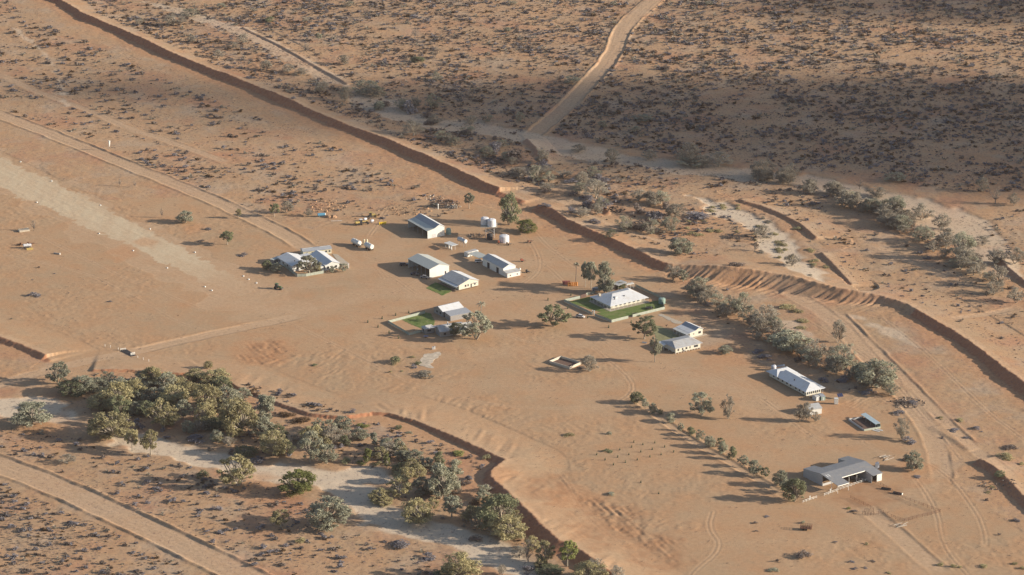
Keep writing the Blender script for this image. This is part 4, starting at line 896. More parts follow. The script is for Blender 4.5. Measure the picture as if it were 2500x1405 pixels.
# dog kennel yard
F=Fr(z6(1812,1130),z6(1620,975),z6(2030,1080)); rt=thing('kennel_yard',F.o,'low walled yard with a pale blue shade roof along its right side','kennel')
W_,L_=F.W,F.L
SHB=mat('pale_blue_sheet',(.50,.60,.63),.45,0,.05,1)
MB().box(F,0,L_,-.12,0,0,1.0).obj('low_wall',GREYW,rt); MB().box(F,-.12,0,0,W_,0,1.0).obj('low_wall',FENCE,rt); MB().box(F,L_,L_+.12,0,W_*.9,0,1.0).obj('low_wall',GREYW,rt); MB().box(F,0,L_,W_,W_+.12,0,2.0).obj('back_wall',TANKG,rt)
MB().prism([F(.4,W_-2.6,2.3),F(L_*1.0,W_-2.6,2.3),F(L_*1.0,W_+.2,2.6),F(.4,W_+.2,2.6)],(0,0,.1)).obj('shade_roof',SHB,rt)
posts(rt,F,[(.6+(L_-1)*k/3,W_-2.4) for k in range(4)],2.3,STEEL,.07); MB().box(F,.05,L_-.05,.05,W_-.05,.04,.09).obj('yard_floor',mat('dark_yard_soil',(.16,.10,.075),.95,0,.2,1),rt)
for k in (0,1):
    f=frame_at(*z6(1985+k*45,1128-k*12),-35); t=thing('tin_sheet',f.o,['nearer','farther'][k]+' of two white metal sheets lying by the kennel yard','metal sheet'); MB().prism([f(-1.9,-.5,.1),f(1.9,-.5,.1),f(1.9,.5,.18),f(-1.9,.5,.18)],(0,0,.06)).obj('panel',WHITE,t)
# stables
z7=lambda x,y:(1900+x/5.619,1080+y/5.619)
o=G(*z7(575,589)); e=G(*z7(1190,411)); Fq=Fr.__new__(Fr); vv=(e-o); vv.z=0; Wt=vv.length; Fq.o=o; Fq.v=vv.normalized(); Fq.u=Vector((-Fq.v.y,Fq.v.x,0)); Fq.L=1; Fq.W=Wt; Fq.sg=1
F=Fq; rt=thing('stables',F.o,'grey steel stables with an H shaped low gable roof above the pipe rail yards','stables')
A_=12.8; HR=5.7; SL=.143
def hb(a): return HR-SL*abs(a)
w1,w2=.25*Wt,.775*Wt
def slab(a0,a1,b0,b1,m,n='roof'): MB().prism([F(a0,b0,hb(a0)),F(a1,b0,hb(a1)),F(a1,b1,hb(a1)),F(a0,b1,hb(a0))],(0,0,.14)).obj(n,m,rt)
STB=mat('stable_roof_grey',(.225,.23,.245),.6,.0,.07,.7,spec=.25,dirt=(.29,.27,.25))
for b0,b1,af,ab in ((0,w1-.003,A_,A_),(w1,w2-.003,7.2,7.4),(w2,Wt,A_,A_)):
    slab(0.003,ab,b0,b1,STB); slab(-af,0,b0,b1,STB)
for k in (0,1): MB().prism([F(-2.0,1.0+k*1.3,hb(-2.0)+.16),F(-4.2,1.0+k*1.3,hb(-4.2)+.16),F(-4.2,1.6+k*1.3,hb(-4.2)+.16),F(-2.0,1.6+k*1.3,hb(-2.0)+.16)],(0,0,.03)).obj('skylight',WHITE,rt)
WS=mat('stable_wall_grey',(.42,.42,.42),.55,.1,.05,1)
b=MB(); b.prism([F(-1.5,0.05,0),F(A_-.2,.05,0),F(A_-.2,.05,hb(A_)-.02),F(0,.05,HR-.02),F(-1.5,.05,hb(1.5)-.02)],F.v*.12)
b.prism([F(A_-.3,.18,0),F(A_-.3,w1-.05,0),F(A_-.3,w1-.05,hb(A_)-.02),F(A_-.3,.18,hb(A_)-.02)],F.u*.12)
b.prism([F(-A_+.8,w2+.1,0),F(A_-.2,w2+.1,0),F(A_-.2,w2+.1,hb(A_)-.02),F(0,w2+.1,HR-.02),F(-A_+.8,w2+.1,hb(A_)-.02)],F.v*.12)
b.prism([F(A_-.3,w2+.25,0),F(A_-.3,Wt-.1,0),F(A_-.3,Wt-.1,hb(A_)-.02),F(A_-.3,w2+.25,hb(A_)-.02)],F.u*.12)
b.prism([F(-A_+.8,Wt-.2,0),F(A_-.2,Wt-.2,0),F(A_-.2,Wt-.2,hb(A_)-.02),F(0,Wt-.2,HR-.02),F(-A_+.8,Wt-.2,hb(A_)-.02)],F.v*.12)
b.prism([F(1.5,w1+.1,0),F(1.5,w2-.1,0),F(1.5,w2-.1,hb(1.5)-.02),F(1.5,w1+.1,hb(1.5)-.02)],F.u*.12)
b.prism([F(-1.6,.2,0),F(-1.6,w1,0),F(-1.6,w1,1.2),F(-1.6,.2,1.2)],F.u*.12)
b.obj('wall',WS,rt)
MB().prism([F(-A_+.6,w2+(Wt-w2)*.5,0),F(-A_+.6,Wt-.1,0),F(-A_+.6,Wt-.1,hb(A_)-.02),F(-A_+.6,w2+(Wt-w2)*.5,hb(A_)-.02)],F.u*.12).obj('end_wall',WHITE,rt)
MB().prism([F(-7.3,w1,hb(7.2)-.25),F(-7.3,w2,hb(7.2)-.25),F(-7.3,w2,hb(7.2)+.16),F(-7.3,w1,hb(7.2)+.16)],F.u*.08).obj('fascia',WRAIL,rt)
MB().prism([F(-A_-.1,0,hb(A_)-.2),F(-A_-.1,w1,hb(A_)-.2),F(-A_-.1,w1,hb(A_)+.16),F(-A_-.1,0,hb(A_)+.16)],F.u*.08).obj('fascia',WRAIL,rt)
posts(rt,F,[(-A_+.3,.2),(-A_+.3,w1-.2),(-8,.2),(-8,w1-.2),(-7,w1+(w2-w1)*.33),(-7,w1+(w2-w1)*.66)],3.7,WRAIL,.1)
tank('water_tank',*z7(1357,352),1.0,2.3,TANKW,'small white tank behind the right end of the stables')
# ------------------------------------------------------------------ rail fences
def rail_fence(pxs,h,m,label,n_rail=2,step=2.4,r=.06,name='rail_fence',group=None,rr=None,pr=None):
    pts=[G(*q) for q in pxs]; t=thing(name,pts[0].copy(),label,'fence',group); pm=None; rl=MB()
    for p,q in zip(pts[:-1],pts[1:]):
        d=q-p; n=max(1,int(round(d.length/step)))
        for k in range(n+1):
            if k==n and q is not pts[-1]: continue
            e=MB().tube(Vector((0,0,-.2)),Vector((0,0,h+.06)),pr or r,n=6)
            if pm is None: pm=mesh_from('post',e.v,e.f,m)
            o=bpy.data.objects.new('post',pm); COL.objects.link(o); o.parent=t; o.location=p+d*(k/n)-pts[0]
    for j in range(n_rail):
        rl=MB(); z=Vector((0,0,h*(j+1)/n_rail-.04))
        for p,q in zip(pts[:-1],pts[1:]): rl.tube(p+z,q+z,rr or r*.8,n=5)
        rl.obj('rail',m,t)
    return t
rail_fence([z7(800,672),z7(1240,525)],1.3,WRAIL,'longest white rail fence across the front of the stables',2,r=.075)
rail_fence([z7(632,738),z7(800,680)],1.3,WRAIL,'white rail fence left of the stables with a short white sign post',2,r=.075)
rail_fence([z7(338,835),z7(528,770)],1.3,WRAIL,'white rail fence beside the last tree of the planted row',2,r=.075)
for (x,y,lb) in ((435,790,'white upright board on the rail fence beside the planted row'),(715,695,'white upright board on the rail fence left of the stables')):
    p=G(*z7(x,y)); t=thing('gate_board',p,lb,'board'); MB().prism([p+Vector((-.28,0,.1)),p+Vector((.28,.1,.1)),p+Vector((.28,.1,2.0)),p+Vector((-.28,0,2.0))],(0,.08,0)).obj('board',WRAIL,t)
rail_fence([z7(1260,540),z7(1400,590),z7(1560,690),z7(1750,790),z7(1990,880),z7(2220,965)],1.6,RUST,'rusty pipe rail fence along the far side of the horse yards',4,2.6,.055,rr=.035)
rail_fence([z7(2220,965),z7(2050,1010),z7(1900,1045),z7(1730,1095),z7(1610,1060),z7(1440,980),z7(1310,1000)],1.6,RUST,'rusty pipe rail fence along the near side of the horse yards',4,2.6,.055,rr=.035)
rail_fence([z7(990,770),z7(1110,830),z7(1230,890),z7(1310,940)],1.5,RUST,'rusty pipe rail fence nearest the track in front of the stables',4,2.6,.055,rr=.035)
rail_fence([z7(1160,985),z7(1230,1010),z7(1310,1000),z7(1310,960),z7(1180,960)],1.7,RUST,'small rusty pipe pen at the near corner of the horse yards',4,1.8,.055,rr=.035)
rail_fence([z7(960,490),z7(1060,520),z7(1160,540)],1.5,WRAIL,'white gate panels in the shade inside the stables yard',3,2,.06)
rail_fence([z5(0,1),z5(-1,0)],.1,WRAIL,'x') if False else None
# junk in the yards
for (x,y,a,lb) in ((1480,650,-20,'dark steel trough in the horse yard nearest the stables'),(1640,712,-30,'dark trough with a white end by the far rail of the horse yards')):
    F=frame_at(*z7(x,y),a); t=thing('stock_trough',F.o,lb,'trough')
    for b0,b1 in ((-.6,-.5),(.5,.6)): MB().box(F,-2.2,2.2,b0,b1,0,.8).obj('side',DKSTEEL,t)
    MB().box(F,2.2,2.35,-.6,.6,0,.9).obj('end_plate',WHITE if x>1600 else DKSTEEL,t); MB().box(F,-2.35,-2.2,-.6,.6,0,.8).obj('end_plate',DKSTEEL,t); MB().box(F,-2.2,2.2,-.5,.5,.05,.2).obj('base',DKSTEEL,t)
for (x,y,a,lb,_g,ang) in ((1480,225,0,'jumble of pale grey timber rails behind the stables','g',20),(1690,1150,0,'low bleached log pile by the near rail of the horse yards','g',15),(1600,300,0,'x','x',0)):
    if ang==0: continue
    p=G(*z7(x,y)); t=thing('log_pile',p,lb,'log pile')
    for k in range(8):
        an=R(ang+random.uniform(-35,35)); q=p+Vector((random.uniform(-1.8,1.8),random.uniform(-1.8,1.8),.2+.1*k)); d=Vector((math.cos(an),math.sin(an),random.uniform(-.05,.12)))*random.uniform(1.2,3)
        MB().tube(q-d,q+d,.14,.1,n=6).obj('log',mat('bleached_wood',(.45,.41,.36),.85,0,.12,2),t)
# cattle crate trailer
F=frame_at(1968,1294,-12); t=thing('cattle_crate',F.o,'rusty open cattle crate trailer standing alone on the sand, casting a barred shadow','trailer')
MB().box(F,-2.6,2.6,-1.2,1.2,.9,1.15).obj('deck',RUST,t)
for z in (1.5,1.9,2.3,2.7): 
    b=MB()
    for y_ in (-1.2,1.2): b.tube(F(-2.6,y_,z),F(2.6,y_,z),.05,n=5)
    for x_ in (-2.6,2.6): b.tube(F(x_,-1.2,z),F(x_,1.2,z),.05,n=5)
    b.obj('rail',RUST,t)
for k in range(6):
    for y_ in (-1.2,1.2): MB().tube(F(-2.6+k*1.04,y_,.9),F(-2.6+k*1.04,y_,2.75),.05,n=5).obj('stanchion',RUST,t)
for a in (-1.2,.2):
    for b_ in (-1.15,1.15): wheel(t,F,a,b_,.45,.25)
# brick pit
F=Fr((1390.5,902),(1346,884.5),(1412.5,887.5)); t=thing('walled_pit',F.o,'low whitewashed walled enclosure beside a dry leaning tree','enclosure'); W_,L_=F.W,F.L
PITW=mat('whitewashed_block',(.52,.46,.38),.85,0,.15,1.5)
for a0,a1,b0,b1 in ((0,.3,0,W_),(L_-.3,L_,0,W_),(.3,L_-.3,0,.3),(.3,L_-.3,W_-.3,W_)): MB().box(F,a0,a1,b0,b1,-.2,1.3).obj('low_wall',PITW,t)
MB().box(F,.3,L_-.3,.3,W_-.3,-.1,.06).obj('pit_floor',mat('dark_yard_soil',(.16,.10,.075)),t)
# pale spill patch
cut_poly('washed_gravel',[(1021,891),(1036,865),(1074,860),(1076,868),(1050,889),(1060,899),(1040,897)],mat('washed_gravel',(.50,.42,.33),.9,0,.35,.5),.05,kind='structure')
F=frame_at(1059,853,10); t=thing('pump_box',F.o,'small white and grey box with a short shadow below the fenced lawn','box'); MB().box(F,-.9,.2,-.5,.5,0,1.3).obj('grey_side',GREYW,t); MB().box(F,.2,.8,-.5,.5,0,1.5).obj('white_side',WHITE,t)
F=frame_at(1040,824,0); t=thing('quad_trailer',F.o,'small blue grey garden trailer in shade by the hut','trailer'); MB().box(F,-1.2,1.2,-.6,.6,.5,.9).obj('tub',mat('slate_blue',(.16,.17,.26),.6),t)
for b_ in (-.7,.7): wheel(t,F,0,b_,.35,.2)
# windsock
p=G(266,367); t=thing('windsock',p,'white limp windsock hanging on its mast beside the airstrip road','windsock'); MB().tube(p,p+Vector((0,0,6.2)),.07,n=6).obj('mast',STEEL,t)
b=MB(); tp=p+Vector((.1,0,6.1)); b.tube(tp+Vector((.35,0,0)),tp+Vector((.25,-.05,-1.8)),.6,.48,n=12); b.tube(tp+Vector((.25,-.05,-1.8)),tp+Vector((.15,-.05,-3.6)),.48,.3,n=12); b.obj('sock',mat('white_sock_cloth',(.8,.8,.78),.8),t)
# airstrip markers
MKR=[(90,495),(242,571),(325,613),(408,655),(500,701),(517,710),(245,502),(366,560),(476,617),(594,675),(607,683),(626,692),(126,443),(50,396)]
mk0=None
row=['left','right']
Lr=sorted([q for q in MKR if (q[1]-.5*q[0])>445-0*q[0] and q in MKR[:6]]); Rr=sorted([q for q in MKR if q not in MKR[:6]])
ordn=['first','second','third','fourth','fifth','sixth','seventh','eighth','ninth','tenth','eleventh','twelfth','thirteenth','fourteenth','fifteenth','sixteenth','seventeenth','eighteenth','nineteenth','twentieth','twenty-first','twenty-second','twenty-third','twenty-fourth','twenty-fifth','twenty-sixth','twenty-seventh','twenty-eighth','twenty-ninth','thirtieth']
def ord_(i): return ordn[i] if i<len(ordn) else f'{i+1}th'
b=MB(); b.prism([Vector((-.62,-.3,0)),Vector((.62,-.3,0)),Vector((.4,-.12,.42)),Vector((-.4,-.12,.42))],(0,.5,0)); mkm=mesh_from('airstrip_marker',b.v,b.f,WRAIL)
for nm,rw in (('near side',sorted(MKR[:6])),('far side',sorted(MKR[6:]))):
    for i,q in enumerate(rw):
        p=G(*q); o=bpy.data.objects.new('airstrip_marker',mkm); COL.objects.link(o); o.location=p; o.rotation_euler=(0,0,R(-50))
        tag(o,f'{ord_(i)} white marker from the left along the {nm} of the airstrip','airstrip marker','white markers along the airstrip')
# cattle grid and gate panels with white posts
s4=lambda x,y:(230+x/16.667,830+y/16.667)
F=Fr(s4(1500,680),s4(1130,450),s4(1660,640)); t=thing('cattle_grid',F.o,'dark cattle grid crossing the access road between two white wing panels','cattle grid')
MB().box(F,-.3,F.L+.3,-.2,3.0,-.2,.1).obj('pit_frame',mat('dark_grid_steel',(.12,.10,.11),.7,.3),t)
for k in range(10): MB().box(F,-.2,F.L+.2,k*.3-.1,k*.3+.02,.1,.16).obj('bar',DKSTEEL,t)
for i,(q0,q1) in enumerate(((s4(1075,450),s4(1280,430)),(s4(1490,640),s4(1650,600)))):
    a,b_=G(*q0),G(*q1); t=thing('wing_panel',a.copy(),['far left','near right'][i]+' white wing panel of the cattle grid','gate panel')
    bb=MB(); 
    for z in (.3,.8,1.2): bb.tube(a+Vector((0,0,z)),b_+Vector((0,0,z)),.1,n=6)
    bb.obj('rail',WRAIL,t)
    for q in (a,b_): MB().tube(q,q+Vector((0,0,1.4)),.12,n=6).obj('post',WRAIL,t)
WP=[(438,270),(657,315),(978,415),(1775,740),(1995,815),(2222,885)]
for i,q in enumerate(WP):
    p=G(*s4(*q)); b=MB().tube(p-Vector((0,0,.1)),p+Vector((0,0,1.25)),.11,n=8); o=b.obj('guide_post',WRAIL); tag(o,f'{ord_(i)} white guide post from the left near the cattle grid','post','white guide posts by the cattle grid')
# far left yard junk
s6=lambda x,y:(x/12.77,530+y/12.77)
F=Fr(s6(610,490),s6(370,420),s6(980,490)); t=thing('concrete_ruin',F.o,'low pale concrete foundation slab beside a thin dead tree left of the airstrip','foundation'); MB().box(F,0,3.5,0,F.W,0,1.0).obj('slab',CONC,t,bev=.05); MB().box(F,3.0,3.3,.2,F.W-.3,1.0,1.3).obj('kerb',CONC,t)
htank('water_cart',58,607,(4.0,.9),.85,.9,TANKW,TANKW,'white tank cart among rusty gear left of the airstrip',legs=False,wheels=2,cat='tank cart')
F=frame_at(73,611,12); t=thing('yellow_blade',F.o,'yellow blade implement in front of the white tank cart','implement'); MB().prism([F(-1.8,0,0),F(1.8,0,0),F(1.8,.2,1.2),F(-1.8,.2,1.2)],F.v*.3).obj('blade',YEL,t); MB().box(F,-.2,.2,.3,2.0,.4,.6).obj('drawbar',YEL,t)
implement(75,598,10,'dark rusty frame trailer behind the white tank cart',RUST,4.2)
implement(47,600,170,'rusty wheeled frame left of the white tank cart',RUST,3)
F=frame_at(139,621,-22); t=thing('stock_trough',F.o,'narrow grey trough with a white end lying on sand near the airstrip','trough'); MB().box(F,-2,1.6,-.35,.35,0,.7).obj('trough_body',GREYD,t); MB().box(F,1.6,2.1,-.4,.4,0,.85).obj('end_plate',WHITE,t)
# emu
def emu(px,py):
    p=G(px,py); t=bpy.data.meshes.new('emu')
    vs_=[(0,0,.98),(-.35,0,.95),(-.6,0,.72),(.35,0,1.02),(.48,0,1.3),(.5,0,1.62),(.64,0,1.66),(.05,.14,.6),(-.03,.14,.32),(.02,.14,.03),(.18,.14,.02),(.0,-.14,.6),(-.1,-.14,.32),(-.05,-.14,.03),(.11,-.14,.02)]
    ed=[(0,1),(1,2),(0,3),(3,4),(4,5),(5,6),(0,7),(7,8),(8,9),(9,10),(0,11),(11,12),(12,13),(13,14)]
    t.from_pydata([(a*1.15,b*1.15,c_*1.1) for a,b,c_ in vs_],ed,[]); o=bpy.data.objects.new('emu',t); COL.objects.link(o); o.location=p; o.rotation_euler=(0,0,R(15))
    sk=o.modifiers.new('s','SKIN'); r=[.36,.34,.12,.24,.08,.07,.035,.1,.045,.03,.03,.1,.045,.03,.03]
    for i,v in enumerate(t.skin_vertices[0].data): v.radius=(r[i],r[i]); v.use_root=(i==0)
    o.modifiers.new('d','SUBSURF').levels=1; t.materials.append(mat('emu_feathers',(.10,.07,.05),.9,0,.2,5))
    tag(o,'dark brown emu standing upright on sand behind the guest house','emu')
emu(1627.5,799)

# ------------------------------------------------------------------ vegetation prototypes
BARK=mat('pale_gum_bark',(.34,.29,.23),.85,0,.2,1.5,rnd=.15)
BARKD=mat('grey_dead_bark',(.20,.17,.15),.9,0,.2,1.5,rnd=.15)
LEAF={'o':leafmat('olive_foliage',(.35,.31,.165),(.48,.425,.25)),
 'g':leafmat('grey_green_foliage',(.295,.295,.22),(.42,.415,.315)),
 'd':leafmat('dark_green_foliage',(.17,.185,.105),(.28,.285,.175)),
 's':leafmat('sparse_grey_foliage',(.30,.27,.22),(.42,.38,.31)),
 'w':leafmat('saltbush_foliage',(.21,.195,.215),(.33,.31,.325)),
 'k':leafmat('dry_twig_foliage',(.17,.135,.12),(.28,.235,.205)),
 'y':leafmat('bright_green_foliage',(.19,.21,.07),(.30,.31,.12)),
 'r':leafmat('rusty_scrub_foliage',(.14,.09,.05),(.22,.15,.09))}
def leaves(cen,rad,n,size,rng,shell=.55,flat=1.0):
    """n random small quads spread through ellipsoid clumps"""
    C=np.asarray(cen); Rd=np.asarray(rad); k=rng.choice(len(C),n,p=Rd**2/np.sum(Rd**2))
    d=rng.normal(size=(n,3)); d/=np.linalg.norm(d,axis=1)[:,None]
    rr=(shell+(1-shell)*rng.random(n))**.6; pos=C[k]+d*(Rd[k]*rr)[:,None]*np.array([1,1,.78*flat])
    a=rng.normal(size=(n,3)); a/=np.linalg.norm(a,axis=1)[:,None]; b=np.cross(a,d+rng.normal(size=(n,3))*.6); b/=np.linalg.norm(b,axis=1)[:,None]
    s=size*(.55+.9*rng.random(n))[:,None]
    V=np.stack([pos-a*s,pos-b*s*.55,pos+a*s,pos+b*s*.55],1).reshape(-1,3)
    return V,np.arange(4*n).reshape(-1,4)
def limbs(paths):
    m=MB()
    for p0,p1,r0,r1 in paths: m.tube(p0,p1,r0,r1,n=6,cap=False)
    return m
def make_tree(seed,style):
    """unit tree roughly 10 wide and 10 tall; returns (crown mesh, trunk mesh)"""
    rng=np.random.default_rng(seed); rs=random.Random(seed); V3=Vector
    cen=[];rad=[];lp=[]
    if style=='round': h0,zc,sp,nc,lv,ls=1.3,(1.6,8.9),4.3,78,4700,.25
    elif style=='tall': h0,zc,sp,nc,lv,ls=3.2,(3.4,9.2),3.8,46,3900,.25
    elif style=='open': h0,zc,sp,nc,lv,ls=1.8,(2.2,9.0),4.2,44,3500,.25
    elif style=='sparse': h0,zc,sp,nc,lv,ls=1.2,(1.8,8.9),4.1,44,2100,.20
    elif style=='bare': h0,zc,sp,nc,lv,ls=1.5,(3.0,9.2),3.9,22,120,.2
    elif style=='poplar': h0,zc,sp,nc,lv,ls=1.2,(1.5,9.3),2.8,50,4200,.25
    nst=rs.choice([1,2,2,3]) if style!='tall' else 1
    st=[]
    for k in range(nst):
        an=rs.uniform(0,6.28); t=V3((math.cos(an)*.9*(nst>1),math.sin(an)*.9*(nst>1),h0+rs.uniform(0,.8)))
        lp.append((V3((0,0,-.3)),t,.32/nst**.4,.2/nst**.3)); st.append(t)
    for i in range(nc):
        an=rs.uniform(0,6.28); z=rs.uniform(*zc); mid=(zc[0]+zc[1])/2; hw=(zc[1]-zc[0])/2
        lim=math.sqrt(max(.12,1-((z-mid+.6)/(hw*1.12))**2)); r=sp*lim*math.sqrt(rs.uniform(.1,1))
        c0=V3((math.cos(an)*r,math.sin(an)*r,z)); cen.append(c0); rad.append((.4+1.05*rs.random()**1.6)*1.1*(1.0 if style in('round','poplar') else .85))
        s0=min(st,key=lambda q:(q-c0).length+rs.uniform(0,1)); m1=s0.lerp(c0,.5)+V3((rs.uniform(-.4,.4),rs.uniform(-.4,.4),rs.uniform(-.3,.5)))
        lp.append((s0,m1,.13,.085)); lp.append((m1,c0,.085,.035))
        if style in('sparse','bare'):
            for _ in range(4): 
                e=c0+V3((rs.uniform(-1.1,1.1),rs.uniform(-1.1,1.1),rs.uniform(-.4,.9))); lp.append((m1.lerp(c0,rs.random()),e,.045,.02))
    V,Q=leaves([tuple(c) for c in cen],rad,lv,ls,rng,.15)
    V[:,2]=np.maximum(V[:,2],.3)
    cm=np_mesh('crown',V,Q,LEAF['o']); tm=limbs(lp); tmesh=mesh_from('trunk',tm.v,tm.f,BARK if style not in('bare',) else BARKD)
    return cm,tmesh
TREES={k:[make_tree(50+i*7+j*31,k) for i in range(n)] for j,(k,n) in enumerate((('round',5),('tall',3),('open',4),('sparse',5),('bare',3),('poplar',3)))}
def make_bush(seed,n=420,ls=.55,flat=.5,nc=9,rr=3.4):
    rng=np.random.default_rng(seed); cen=[];rad=[]
    for i in range(nc):
        a=rng.random()*6.28; r=rr*math.sqrt(rng.random()); cen.append((math.cos(a)*r,math.sin(a)*r,rng.uniform(1.5,7.5)*(1-r/6))); rad.append(rng.uniform(1.4,2.6))
    V,Q=leaves(cen,rad,n,ls,rng,.3); V[:,2]=np.clip(V[:,2],0.02,None)
    return np_mesh('bush',V,Q,LEAF['w'])
BUSH=[make_bush(900+i,520) for i in range(5)]
SALT=[make_bush(940+i,150,.95,nc=7,rr=2.1) for i in range(6)]
def place_px(x,y):
    p=G(x,y); return p,scale_at(x,y),phi_at(x,y)
def set_slot(o,m):
    o.material_slots[0].link='OBJECT'; o.material_slots[0].material=m
def tree(x,y,wp,hp,leaf,style,label,cat,group,name='gum_tree',lean=0):
    p,s,ph=place_px(x,y); wm=wp/s; hm=max((hp/s-.16*wm)/math.cos(ph),.35*hp/s)
    k=random.randrange(len(TREES[style])); cm,tm=TREES[style][k]
    t=thing(name,p,label,cat,group); t.rotation_euler=(lean,0,random.uniform(0,6.28)); 
    W0={'poplar':6.0}.get(style,8.7)
    t.scale=(wm/W0,wm/W0,hm/9.3)
    a=bpy.data.objects.new('crown',cm); COL.objects.link(a); a.parent=t; set_slot(a,LEAF[leaf])
    b=bpy.data.objects.new('trunk',tm); COL.objects.link(b); b.parent=t
    return t
def bush(x,y,wp,hp,leaf,label,cat='bush',group=None,name='bush'):
    p,s,ph=place_px(x,y); wm=wp/s; hm=max((hp/s-.25*wm)/math.cos(ph),.3*wm)
    o=bpy.data.objects.new(name,random.choice(BUSH)); COL.objects.link(o); set_slot(o,LEAF[leaf]); o.location=p-Vector((0,0,.1)); o.rotation_euler=(0,0,random.uniform(0,6.28)); o.scale=(wm/8.6,wm/8.6,hm/8.2)
    return tag(o,label,cat,group)
LOOK={'o':'olive','g':'grey green','d':'dark green','s':'thin grey','w':'grey','k':'dark twiggy','y':'bright green','r':'rusty brown'}
def fill(poly,n,wr,kinds,seed):
    rs=random.Random(seed); out=[]; pl=[(float(a),float(b)) for a,b in poly]
    while len(out)<n:
        x=rs.uniform(min(p[0] for p in pl),max(p[0] for p in pl)); y=rs.uniform(min(p[1] for p in pl),max(p[1] for p in pl))
        if inpoly(np.array([x]),np.array([y]),pl)[0]:
            w_=rs.uniform(*wr); lf,st=rs.choice(kinds); out.append((x,y,w_,w_*rs.uniform(.65,1.05),lf,st))
    return out
def grove(data,where,group,order='left'):
    rows=sorted(data,key=lambda r:r[0]); cnt={}
    tot={}
    for r in rows: key=(r[4],r[5]=='B'); tot[key]=tot.get(key,0)+1
    for r in rows:
        x,y,wp,hp,lf,st=r; key=(lf,st=='B'); i=cnt.get(key,0); cnt[key]=i+1
        kind='bush' if st=='B' else ('bare tree' if st=='b' else 'tree')
        pos='the only one' if tot[key]==1 else f'{ord_(i)} from left'
        lb=f'{LOOK[lf]} {kind} {where}, {pos} among them'
        if st=='B': bush(x,y,wp,hp,lf,lb,'bush',group)
        else: tree(x,y,wp,hp,lf,{'r':'round','t':'tall','o':'open','s':'sparse','b':'bare','p':'poplar'}[st],lb,'tree',group,name='dead_tree' if st=='b' else ('scrub_tree' if lf=='s' or (lf=='g' and st=='s') else 'gum_tree'))
# wooded creek, lower left
grove([(78,1040,98,70,'g','r'),(142,937,66,60,'g','o'),(200,958,64,50,'g','r'),(175,965,80,45,'d','r'),(236,955,60,40,'g','r'),(268,1070,112,80,'o','r'),(288,1004,80,80,'o','r'),(325,978,72,64,'o','r'),(323,1102,40,62,'o','t'),(368,1112,50,68,'o','t'),(398,1045,90,80,'o','o'),(447,1022,46,52,'g','o'),(430,996,88,66,'o','r'),(505,1010,80,82,'o','r'),(580,1064,95,108,'o','r'),(555,1000,70,62,'g','r'),(648,1035,52,74,'g','p'),(640,1066,62,58,'g','r'),(668,1112,74,72,'o','r'),(758,1130,70,86,'g','o'),(798,1132,54,54,'g','r'),(775,1062,40,45,'g','o'),(806,1076,46,56,'g','o'),(838,1054,58,46,'g','r'),(582,1186,110,88,'o','o'),(725,1205,94,70,'y','r'),(805,1288,112,86,'g','r'),(685,1288,56,50,'o','t'),(540,1052,44,30,'d','r'),(565,1076,32,36,'o','t'),
 (509,900,24,22,'o','r'),(525,938,80,46,'o','r'),(478,930,54,36,'o','r'),(410,940,80,38,'o','r'),(340,945,70,36,'g','r'),(290,950,60,36,'g','r'),(455,975,70,52,'o','r'),(380,985,70,50,'g','r'),(360,1015,60,46,'d','r'),(250,1000,70,50,'o','r'),(620,960,30,24,'r','B'),(700,1015,40,22,'r','B'),(735,1030,44,22,'r','B'),(495,1165,32,28,'d','B'),(731,1324,26,20,'o','B'),(164,1132,46,30,'s','s'),(600,1110,60,28,'d','r'),(480,1075,50,22,'w','B'),(630,1125,40,16,'w','B'),(700,1110,40,40,'d','r')]+fill([(150,925),(540,945),(690,1020),(860,1075),(830,1115),(700,1100),(560,1090),(400,1040),(220,1000)],34,(30,62),[('o','r'),('o','o'),('g','r'),('g','o'),('d','r'),('s','s')],3),
 'in the lower left creek','trees of the lower left creek')
grove([(885,1042,32,18,'y','B'),(973,1047,18,20,'d','B'),(998,1058,17,11,'g','B'),(880,1072,46,32,'g','r'),(914,1090,22,36,'g','p'),(942,1094,42,28,'g','r'),(973,1110,28,42,'g','p'),(1010,1127,52,34,'g','r'),(1040,1138,42,26,'g','r'),(897,1130,25,36,'y','p'),(945,1142,15,34,'y','p'),(978,1154,40,30,'d','r'),(880,1132,26,14,'y','B'),(845,1130,25,22,'d','B'),(925,1134,30,16,'o','B'),(1072,1142,28,42,'d','p'),(1120,1110,32,22,'y','B'),(1115,1132,28,18,'o','B'),(1190,1120,26,18,'o','B'),(1075,1217,64,88,'g','p'),(1108,1202,42,80,'g','p'),(1045,1208,36,30,'d','r'),(975,1217,74,64,'o','o'),(925,1228,52,42,'o','r'),(940,1234,40,26,'o','r'),(1020,1280,80,72,'o','r'),(1103,1265,60,62,'g','t'),(1215,1292,112,96,'d','r'),(1245,1318,92,70,'o','r'),(1152,1272,52,42,'o','r'),(1385,1383,58,72,'y','t'),(1330,1380,56,66,'o','o'),(1290,1372,36,62,'s','b'),(1445,1418,84,58,'o','r'),(1505,1425,44,42,'s','s'),(1340,1400,74,28,'d','r'),(1120,1415,96,76,'o','r'),(1088,1420,60,40,'d','r'),(1226,1404,26,30,'s','s'),(980,1332,50,28,'w','B'),(1045,1362,46,18,'w','B'),(1160,1320,32,26,'k','B'),(1290,1395,40,26,'w','B'),(1190,1200,36,30,'k','B'),(1160,1230,30,20,'r','B'),(1300,1345,40,40,'o','r'),(1130,1180,40,20,'k','B')]+fill([(880,1075),(1010,1110),(1180,1170),(1270,1290),(1420,1390),(1470,1412),(1330,1400),(1180,1310),(1020,1240),(960,1190)],34,(26,56),[('o','r'),('o','o'),('g','r'),('g','o'),('s','s'),('o','t')],4),
 'in the lower middle creek','trees of the lower middle creek')
